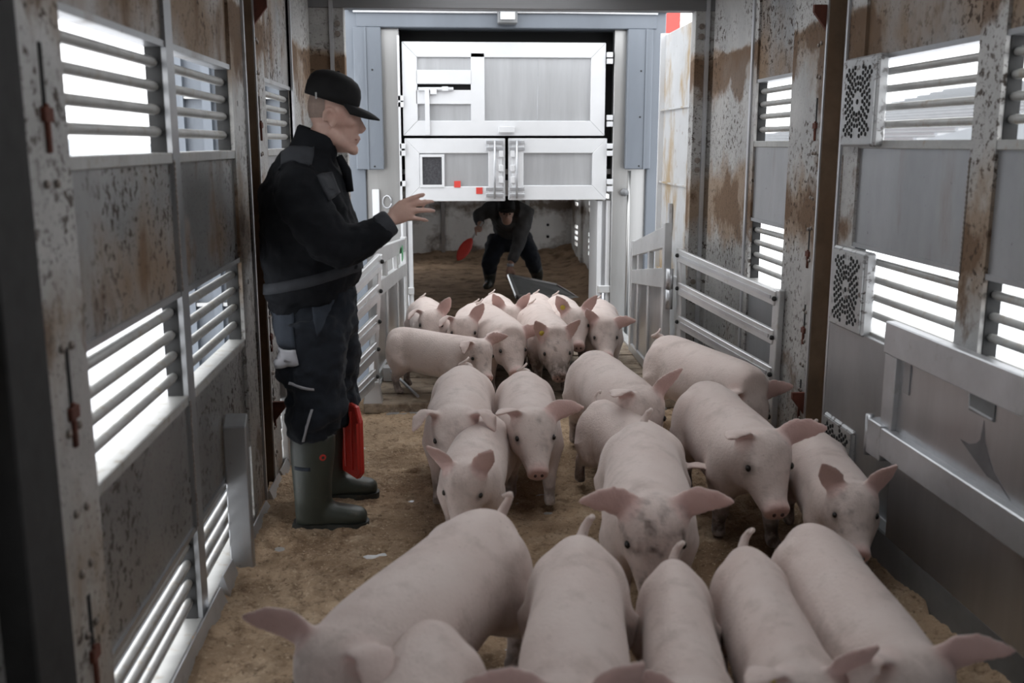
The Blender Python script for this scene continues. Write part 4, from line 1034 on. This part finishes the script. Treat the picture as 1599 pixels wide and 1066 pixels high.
    bd.part(MB().rings([[p - n * .012 for p in P], [p + n * .012 for p in P]]), 'sheet', 'board_grey')
    cen = sum(P, Vector()) / 4
    for a_, c_ in ((0, 1), (1, 2), (2, 3), (3, 0)): bd.part(MB().bar(P[a_].lerp(cen, .03) + n * .014, P[c_].lerp(cen, .03) + n * .014, .045, .02, n), 'edge_bar', 'gate_panel')
    return hr
bending_man()
# ------------------------------------------------------------------ pigs
def pig_material():
    m = bpy.data.materials.new('pig_skin'); m.use_nodes = True
    nt = m.node_tree; N = nt.nodes; L = nt.links; b = N['Principled BSDF']
    b.inputs['Roughness'].default_value = .62; b.inputs['Sheen Weight'].default_value = .18
    b.inputs['Sheen Roughness'].default_value = .5; b.inputs['Specular IOR Level'].default_value = .3
    at = N.new('ShaderNodeAttribute'); at.attribute_name = 'skin'
    sp = N.new('ShaderNodeSeparateColor'); L.new(at.outputs['Color'], sp.inputs[0])
    tc = N.new('ShaderNodeTexCoord'); oi = N.new('ShaderNodeObjectInfo')
    ad = N.new('ShaderNodeVectorMath'); ad.operation = 'ADD'; L.new(tc.outputs['Object'], ad.inputs[0])
    sc = N.new('ShaderNodeVectorMath'); sc.operation = 'SCALE'; sc.inputs[0].default_value = (37, 53, 71); L.new(oi.outputs['Random'], sc.inputs['Scale'])
    L.new(sc.outputs[0], ad.inputs[1])
    def nz(s, d=5.0):
        t = N.new('ShaderNodeTexNoise'); t.inputs['Scale'].default_value = s; t.inputs['Detail'].default_value = d
        t.inputs['Roughness'].default_value = .6; L.new(ad.outputs[0], t.inputs['Vector']); return t.outputs['Fac']
    def rmp(k, lo, hi, a=0., c=1.):
        r = N.new('ShaderNodeMapRange'); r.inputs['From Min'].default_value = lo; r.inputs['From Max'].default_value = hi
        r.inputs['To Min'].default_value = a; r.inputs['To Max'].default_value = c; L.new(k, r.inputs['Value']); return r.outputs[0]
    def mix(f, a, c):
        x = N.new('ShaderNodeMix'); x.data_type = 'RGBA'; L.new(f, x.inputs[0])
        for s, v in ((x.inputs[6], a), (x.inputs[7], c)):
            if isinstance(v, tuple): s.default_value = (*v, 1)
            else: L.new(v, s)
        return x.outputs[2]
    def mul(a, c):
        q = N.new('ShaderNodeMath'); q.operation = 'MULTIPLY'; L.new(a, q.inputs[0])
        if isinstance(c, float): q.inputs[1].default_value = c
        else: L.new(c, q.inputs[1])
        return q.outputs[0]
    c = mix(rmp(nz(5), .3, .7), (.595, .485, .445), (.655, .56, .52))
    c = mix(mul(rmp(nz(9, 9), .52, .74), .5), c, (.30, .235, .20))      # grime in the bristles
    c = mix(mul(rmp(nz(60, 3), .66, .72), .35), c, (.22, .16, .14))      # scattered specks
    c = mix(sp.outputs[0], c, (.62, .37, .34))                           # pink: ears, snout
    dn = rmp(nz(22, 6), .38, .55)
    dm = N.new('ShaderNodeMath'); dm.operation = 'MULTIPLY'; L.new(sp.outputs[1], dm.inputs[0])
    L.new(rmp(dn, 0, 1, .55, 1.0), dm.inputs[1])
    c = mix(dm.outputs[0], c, (.085, .062, .05))                        # mud on the legs, smears on the face
    L.new(c, b.inputs['Base Color'])
    bp = N.new('ShaderNodeBump'); bp.inputs['Strength'].default_value = .25; bp.inputs['Distance'].default_value = .01
    L.new(nz(90, 3), bp.inputs['Height']); L.new(bp.outputs[0], b.inputs['Normal'])
    MATS['pig'] = m
pig_material()

def rotm(yaw, pitch, roll=0.0):
    return Matrix.Rotation(yaw, 3, 'Z') @ Matrix.Rotation(pitch, 3, 'Y') @ Matrix.Rotation(roll, 3, 'X')

def make_pig(pos, heading, s=1.0, hyaw=0, hpitch=30, bend=0, ears=('up', 'up'), legs=(0, 0, 0, 0), tail='curl', mud=.8,
             tagged=None, facemud=.2, label='', voxel=.0095, hz=0.0, fat=1.0, dark_front=0.0, K=1.2):
    """one pig; local +x is forward. ears: (left, right); legs: swing in degrees FL, FR, HL, HR"""
    X, Y, Z = Vector((1, 0, 0)), Vector((0, 1, 0)), Vector((0, 0, 1))
    mb = MB()
    body = [(-.425, .375, .025, .04), (-.412, .372, .060, .085), (-.38, .366, .095, .125), (-.32, .355, .125, .155), (-.21, .342, .140, .169), (-.08, .335, .148, .172),
            (.04, .335, .156, .170), (.13, .343, .154, .162), (.21, .357, .143, .148), (.27, .372, .124, .130), (.33, .388, .104, .112), (.38, .398, .075, .082)]
    mb.loft([((x * K, 0, z), Y, Z, a * fat, b) for x, z, a, b in body], 24, 2.15)
    # haunches and shoulders
    for sgn in (1, -1):
        mb.ball((-.275 * K, .080 * sgn * fat, .315), .135, .092 * fat, .165)
        mb.ball((.185 * K, .088 * sgn * fat, .305), .105, .070 * fat, .150)
    # legs
    segs = []
    def leg(chain, swing, pivot):
        M = Matrix.Rotation(math.radians(-swing), 3, 'Y'); pv = Vector(pivot); out = []
        for i, (p, r) in enumerate(chain):
            q = Vector(p); q = pv + M @ (q - pv); out.append((q, r))
        dz = out[-1][0].z - chain[-1][0][2]
        out = [(q - Z * max(0, -q.z + .0) if i == len(out) - 1 else q, r) for i, (q, r) in enumerate(out)]
        for (a, ra), (b2, rb) in zip(out[:-1], out[1:]): segs.append((a, b2))
        mb.tube([q for q, r in out], [r for q, r in out], 12)
        h = out[-1][0]
        mb.box(h.x - .022, h.x + .036, h.y - .026, h.y - .002, h.z - .004, h.z + .034)
        mb.box(h.x - .022, h.x + .036, h.y + .002, h.y + .026, h.z - .004, h.z + .034)
    for k, sgn in enumerate((1, -1)):
        y = .088 * sgn * fat
        fo, ho = .19 * (K - 1), -.29 * (K - 1)
        sh = lambda ch_, o_: [((q[0] + o_, q[1], q[2]), r_) for q, r_ in ch_]
        leg(sh([((.19, y, .30), .085), ((.175, y, .225), .060), ((.195, y, .15), .040), ((.20, y, .115), .036), ((.195, y, .065), .028), ((.20, y, .035), .031), ((.212, y, .012), .030)], fo), legs[k], (.19 + fo, y, .30))
        yh = .095 * sgn * fat
        leg(sh([((-.27, yh, .30), .10), ((-.225, yh, .235), .075), ((-.30, yh, .165), .046), ((-.345, yh, .135), .036), ((-.335, yh, .09), .029), ((-.325, yh, .04), .031), ((-.312, yh, .012), .030)], ho), legs[2 + k], (-.27 + ho, yh, .32))
    # head
    R = rotm(math.radians(hyaw), math.radians(hpitch)); O = Vector((.285 * K, 0, .405 + hz))
    mb.tube([(.19 * K, 0, .37), (.26 * K, 0, .39 + hz * .5), O + R @ Vector((.04, 0, -.005))], [.135, .122, .102], 16)
    hs = [(-.075, -.01, .055, .06), (-.05, 0, .080, .088), (-.02, .006, .096, .106), (.01, .014, .102, .114), (.05, .02, .102, .112), (.095, .014, .092, .098), (.135, -.004, .074, .077), (.175, -.022, .060, .060),
          (.21, -.032, .049, .047), (.238, -.035, .044, .040), (.252, -.033, .050, .044), (.268, -.031, .050, .044), (.277, -.031, .040, .034)]
    mb.loft([(O + R @ Vector((u * .94, 0, v)), R @ Y, R @ Z, a * (1.08 + .10 * (.14 < u < .245)), b * (1.06 + .05 * (.14 < u < .245))) for u, v, a, b in hs], 20, 2.25)
    for sgn in (1, -1):
        mb.ball(O + R @ Vector((.06, .06 * sgn, -.035)), .07, .045, .065)        # cheeks
        mb.ball(O + R @ Vector((.10, .055 * sgn, .062)), .032, .024, .022)       # brow
    mb.ball(O + R @ Vector((.19, 0, -.07)), .055, .028, .022)                    # lower jaw
    earsegs = []; RE = rotm(math.radians(hyaw), math.radians(hpitch * .35))
    for sgn, st in ((1, ears[0]), (-1, ears[1])):
        base = O + R @ Vector((.0, .072 * sgn, .088))
        if st == 'up':      dirs = [(.25, .45, 1.0), (.35, .55, .95)]; face = (1, .2, -.2)
        elif st == 'fwd':   dirs = [(.55, .75, .65), (.85, .75, .25)]; face = (.5, .1, -1)
        elif st == 'out':   dirs = [(.10, 1.0, .45), (.25, 1.0, .15)]; face = (1, -.1, .0)
        elif st == 'flop':  dirs = [(.35, .9, .40), (.95, .55, -.65)]; face = (.6, .2, -1)
        elif st == 'back':  dirs = [(-.45, .75, .65), (-.8, .75, .35)]; face = (.3, .6, 1)
        d1, d2 = [(RE @ Vector((a, b * sgn, c))).normalized() for a, b, c in dirs]
        nrm = (RE @ Vector((face[0], face[1] * sgn, face[2])))
        pts = [base - d1 * .03, base, base + d1 * .035, base + d1 * .07, base + d1 * .07 + d2 * .040, base + d1 * .07 + d2 * .075, base + d1 * .07 + d2 * .102]
        wd = [.034, .046, .057, .058, .047, .029, .011]; th = [.019, .015, .0115, .0105, .0095, .009, .0085]
        secs = []
        for i, (p, w, t) in enumerate(zip(pts, wd, th)):
            d = d1 if i < 4 else d2
            nn = (nrm - d * nrm.dot(d)).normalized(); sd = d.cross(nn).normalized()
            secs.append((p + nn * (-.006 if 1 < i < 5 else 0), sd, nn, w, t))
        mb.loft(secs, 14, 2.0)
        earsegs.append((base + d1 * .012, base + d1 * .07, nrm.normalized(), d1)); earsegs.append((base + d1 * .07, base + d1 * .07 + d2 * .09, nrm.normalized(), d2))
    me = remesh(mb, voxel, 0)
    V = verts_np(me).astype(np.float64)
    ed = np.empty(len(me.edges) * 2, np.int32); me.edges.foreach_get('vertices', ed); ed = ed.reshape(-1, 2)
    deg = np.bincount(ed.ravel(), minlength=len(V)).astype(float)[:, None]
    wgt = np.full(len(V), .6)
    for a, b, nn, dd in earsegs:
        a_, b_ = np.array(a), np.array(b); dv_ = b_ - a_; t_ = np.clip(((V - a_) @ dv_) / (dv_ @ dv_), 0, 1)
        ds_ = np.linalg.norm(V - (a_ + t_[:, None] * dv_), axis=1); wgt = np.minimum(wgt, np.clip((ds_ - .045) / .05, .16, .6))
    wgt = np.where(V[:, 2] < .12, np.minimum(wgt, .25), wgt)
    sn0 = np.array(O + R @ Vector((.26, 0, -.03))); wgt = np.where(np.linalg.norm(V - sn0, axis=1) < .06, np.minimum(wgt, .2), wgt)[:, None]
    for it in range(20):
        acc = np.zeros_like(V)
        for c_ in range(3):
            acc[:, c_] = np.bincount(ed[:, 0], V[ed[:, 1], c_], len(V)) + np.bincount(ed[:, 1], V[ed[:, 0], c_], len(V))
        V = V + wgt * (acc / np.maximum(deg, 1) - V)
    set_verts(me, V)
    # tail: joined to the body afterwards so that the thin curl survives
    tb = MB(); t0 = Vector((-.405 * K, 0, .425)); tp = []
    if tail == 'curl':
        for i in range(15):
            t = i / 14; a = t * 2 * math.pi * 1.15
            tp.append(t0 + Vector((-.03 * t - .014 + .016 * math.cos(a) - .01, .026 * math.sin(a), .012 + .075 * t + .012 * math.sin(a * .9))))
        tp = [t0 + Vector((.03, 0, -.01)), t0 + Vector((-.005, 0, .005))] + tp[2:]
    elif tail == 'up':
        tp = [t0 + Vector(q) for q in ((.03, 0, -.01), (-.012, 0, .008), (-.036, .006, .030), (-.048, .016, .056), (-.042, .028, .080), (-.026, .036, .094), (-.010, .032, .098), (-.002, .020, .092))]
    else:
        tp = [t0 + Vector(q) for q in ((.03, 0, -.01), (-.015, 0, .0), (-.04, .006, -.03), (-.042, .01, -.08), (-.035, .006, -.13))]
    tb.tube(tp, [max(.006, .021 - .016 * i / (len(tp) - 1)) for i in range(len(tp))], 8)
    tme = tb.mesh('tail')
    bm = bmesh.new(); bm.from_mesh(me); bm.from_mesh(tme); bm.to_mesh(me); bm.free(); bpy.data.meshes.remove(tme)
    V = verts_np(me); n = len(V)
    nr = np.empty(n * 3, np.float32); me.vertices.foreach_get('normal', nr); nr = nr.reshape(-1, 3)
    def segd(a, b):
        a = np.array(a); b = np.array(b); d = b - a; t = np.clip(((V - a) @ d) / (d @ d), 0, 1); return np.linalg.norm(V - (a + t[:, None] * d), axis=1)
    pink = np.zeros(n); 
    for a, b, nn, dd in earsegs:
        dist = segd(a, b); inner = np.clip((nr @ np.array(nn)) * .9 + .25, 0, 1)
        pink = np.maximum(pink, np.clip((.062 - dist) / .018, 0, 1) * (.15 + .85 * inner) * .62)
    sn = np.array(O + R @ Vector((.268, 0, -.03))); ds = np.linalg.norm(V - sn, axis=1)
    pink = np.maximum(pink, np.clip((.075 - ds) / .04, 0, 1) * .75)
    dirt = np.clip((.19 - V[:, 2]) / .10, 0, 1) * mud
    for sg_ in (1, -1):
        ec = np.array(O + R @ Vector((.106, .083 * sg_, .044))); dirt = np.maximum(dirt, np.clip((.034 - np.linalg.norm(V - ec, axis=1)) / .018, 0, 1) * .5)
    dirt = np.maximum(dirt, np.clip((.34 - V[:, 2]) / .12, 0, 1) * dark_front * np.clip((V[:, 0] - .08) / .06, 0, 1))
    fa = np.array(O + R @ Vector((.07, 0, .05))); fb = np.array(O + R @ Vector((.24, 0, -.02)))
    nzv = np.array([noise.fractal(Vector((float(p[0]) * 21 + pos[0] * 9, float(p[1]) * 21 + pos[1] * 9, float(p[2]) * 21)), .8, 2.1, 4) for p in V[::1]]) if facemud > 0 else np.zeros(n)
    dirt = np.maximum(dirt, np.clip((.14 - segd(fa, fb)) / .05, 0, 1) * np.clip(nzv * 1.3 - .12, 0, 1) * facemud * 1.1)
    # soft wrinkles, sagging flanks
    # bend the spine sideways
    pivots = None
    def bendp(A):
        if not bend: return A
        k = math.radians(bend) / .4; th = k * A[:, 0]
        out = A.copy(); x, y = A[:, 0], A[:, 1]
        out[:, 0] = np.sin(th) / k - y * np.sin(th); out[:, 1] = (1 - np.cos(th)) / k + y * np.cos(th); return out
    set_verts(me, bendp(V))
    ca = me.color_attributes.new('skin', 'FLOAT_COLOR', 'POINT')
    arr = np.zeros((n, 4), np.float32); arr[:, 0] = pink; arr[:, 1] = np.clip(dirt, 0, 1); arr[:, 3] = 1
    ca.data.foreach_set('color', arr.ravel())
    me.materials.clear(); me.materials.append(MATS['pig'])
    for p in me.polygons: p.use_smooth = True
    me.name = 'pig'
    o = bpy.data.objects.new('pig', me); COL.objects.link(o)
    o.location = pos; o.rotation_euler = (0, 0, math.radians(heading)); o.scale = (s, s, s)
    tag(o, label, 'pig', 'pigs being driven through the trailer')
    def child(name, mbx, mat, lab=None):
        cm = mbx.mesh(name); set_verts(cm, bendp(verts_np(cm))); c = link(name, cm, mat, o, True)
        if lab: c['label'] = lab
    for sgn in (1, -1):
        child('eye', MB().ball(O + R @ Vector((.103, 0.083 * sgn, .046)), .0145, .0105, .0135, 10, 7), 'eye_dark')
        child('nostril', MB().ball(O + R @ Vector((.2625, .0155 * sgn, -.028)), .006, .0075, .009, 8, 6, R), 'nostril')
    if tagged is not None:
        a, b, nn, dd = earsegs[tagged * 2]
        nn = nn.copy(); c0 = a + (b - a) * .7 + nn * .006
        tg = MB().tube([c0 - nn * .012, c0 + nn * .010], .017, 14)
        child('ear_tag', tg, 'tag_yellow', 'round yellow ear tag')
    return o
# ------------------------------------------------------------------ the herd
def put(rump_px, heading, s=.92, zr=.50, base=0.0, xr=-.44, **kw):
    """place a pig so that the top of its rump stands where the photograph has it"""
    R_ = atZ(rump_px[0], rump_px[1], base + zr * s); h = math.radians(heading)
    p = (R_.x - xr * s * math.cos(h), R_.y - xr * s * math.sin(h), base)
    return make_pig(p, heading, s, **kw)
def fit(rump_px, poll_px, base=0.0, zr=.50, xr=-.44, srange=(.82, 1.0), **kw):
    """heading and size from two spots: the top of the rump and the point between the ears"""
    best = None
    for s in [srange[0] + (srange[1] - srange[0]) * i / 8 for i in range(9)]:
        R_ = atZ(rump_px[0], rump_px[1], base + zr * s)
        for hd_ in range(-150, -20):
            h = math.radians(hd_); q = Vector((R_.x + (.362 - xr) * s * math.cos(h), R_.y + (.362 - xr) * s * math.sin(h), base + (.50 + kw.get('hz', 0)) * s)) - _C
            d_ = q.dot(_F); x = 799.5 + FPX * q.dot(_R) / d_; y = 533 - FPX * q.dot(_U) / d_
            er = (x - poll_px[0]) ** 2 + (y - poll_px[1]) ** 2 + (6000 * (s - .90) ** 2)
            if best is None or er < best[0]: best = (er, s, hd_, R_)
    er, s, hd_, R_ = best; h = math.radians(hd_)
    return make_pig((R_.x - xr * s * math.cos(h), R_.y - xr * s * math.sin(h), base), hd_, s, **kw)
G = .010
put((672, 962), -97, .90, base=G, label='pig cut off by the bottom edge, only its rounded back in view', hpitch=35, ears=('out', 'out'), tail='down')
fit((765, 790), (535, 975), base=G, hyaw=-4, hpitch=48, ears=('flop', 'out'), legs=(0, 8, -4, 6), tail='up', label='large pig turned to the left with one ear stuck out sideways', fat=1.04, facemud=0)
fit((905, 830), (890, 1060), base=G, fat=.90, hpitch=40, ears=('up', 'out'), tail='up', legs=(10, -10, -8, 8), label='pig seen from above between the left-turned pig and a narrow pig', mud=.8)
fit((1052, 868), (1085, 1060), base=G, hpitch=35, ears=('fwd', 'out'), tail='up', fat=.78, label='narrow pig seen from above in the middle of the front row')
fit((1165, 848), (1255, 1040), base=G, fat=.82, hyaw=0, hpitch=32, ears=('up', 'fwd'), tail='up', tagged=1, label='pig in the front row with one upright ear and a small yellow tag')
fit((1265, 812), (1420, 1000), base=G, fat=.92, hyaw=4, hpitch=38, ears=('out', 'flop'), tail='down', tagged=1, label='pig nearest the kick plate with a round yellow ear tag')
fit((757, 640), (730, 705), base=G, hyaw=-8, hpitch=50, ears=('up', 'up'), legs=(6, -6, 4, -4), tail='down', label='pig with two tall upright ears behind the left-turned pig')
fit((725, 568), (710, 632), base=G, hpitch=48, ears=('flop', 'flop'), tail='curl', label='pig with curled tail and drooping ears just off the platform', facemud=.3)
fit((818, 577), (830, 640), base=G, hyaw=6, hpitch=32, ears=('out', 'fwd'), tail='curl', legs=(14, -14, -8, 8), label='pig walking straight ahead with a curled tail and wide ears', mud=.75, facemud=.35)
put((930, 618), -74, .84, base=G, hz=-.13, K=1.05, hpitch=50, ears=('fwd', 'fwd'), legs=(0, 0, -4, -18), tail='up', label='pig pushed in behind the muddy-faced pig, hind leg stretched back', mud=.8)
fit((1003, 655), (1022, 770), base=G, hyaw=4, hpitch=46, ears=('out', 'out'), tail='up', label='muddy-faced pig with ears spread wide in the middle of the aisle', facemud=.8)
fit((925, 545), (998, 612), base=G, hyaw=6, hpitch=42, ears=('up', 'fwd'), legs=(5, -5, 6, -6), tail='down', label='pig lowering its head beside the platform edge, right of the walking pig', facemud=.4)
fit((1038, 522), (1165, 628), base=G, hz=-.12, hyaw=0, hpitch=40, ears=('out', 'fwd'), legs=(6, -6, 4, -4), tail='curl', label='pig standing beside the slatted gate with its head hidden', mud=.7)
fit((1100, 592), (1190, 680), base=G, hyaw=6, hpitch=34, ears=('out', 'fwd'), legs=(12, -14, -12, 12), tail='down', label='pig striding towards the viewer with dark muddy legs and pink ears', mud=1.0, facemud=.35)
fit((1268, 668), (1332, 722), base=G, hyaw=0, hpitch=32, ears=('up', 'up'), legs=(4, -4, 6, -6), tail='up', label='pig looking up beside the lowest fan cover', facemud=.4)
B_ = .065
put((615, 510), -40, .78, base=B_, hyaw=-22, hpitch=38, ears=('out', 'flop'), legs=(-4, 6, -8, 8), tail='down', label='small pig standing side-on at the left end of the platform', mud=.85, facemud=.6, xr=-.46)
def face(px, depthY, heading, s, base=B_, **kw):
    """place a pig by the spot between its ears at a given distance"""
    hp = math.radians(kw.get('hpitch', 30)); hy = math.radians(kw.get('hyaw', 0)) + math.radians(heading)
    P_ = atY(px[0], px[1], depthY); h = math.radians(heading)
    p = (P_.x - .342 * s * math.cos(h) - .07 * s * math.cos(hy), P_.y - .342 * s * math.sin(h) - .07 * s * math.sin(hy), base)
    z_needed = (P_.z - base) / s - .50
    return make_pig(p, heading, s, hz=max(-.10, min(.08, z_needed)), **kw)
face((674, 487), 6.28, -84, .84, hyaw=-14, hpitch=24, ears=('up', 'flop'), label='pig on the platform with one upright and one folded ear', facemud=.15, mud=.8)
face((724, 497), 6.00, -98, .84, hyaw=4, hpitch=26, ears=('up', 'flop'), label='pig on the platform looking straight at the viewer, left of the middle', facemud=.2, mud=.8)
face((798, 521), 5.75, -80, .90, hyaw=2, hpitch=28, ears=('out', 'flop'), label='broad pig in the middle of the platform with one folded ear and one pointing right', facemud=.25, mud=.8, fat=1.05)
face((868, 523), 5.72, -86, .90, hyaw=2, hpitch=34, ears=('up', 'up'), label='pig at the platform edge with pointed upright ears and dark front legs', facemud=.5, mud=1.0, dark_front=.95, tagged=1, legs=(8, -2, 0, 0))
face((899, 484), 6.15, -88, .88, hyaw=0, hpitch=30, ears=('up', 'up'), label='tall pig behind the platform edge with large pink upright ears', facemud=.2, mud=1.0, dark_front=.9, tagged=1)
face((945, 505), 6.10, -96, .84, hyaw=4, hpitch=26, ears=('out', 'up'), label='pig pressed against the panelled gate at the right of the platform', facemud=.2)
face((798, 482), 6.42, -84, .84, hyaw=0, hpitch=20, ears=('up', 'up'), label='pig farthest back with only pale back and ear tips in view', facemud=0)
face((850, 489), 6.40, -92, .84, hyaw=4, hpitch=35, ears=('fwd', 'fwd'), label='pale pig in the middle of the crowd with lowered ears', facemud=0)
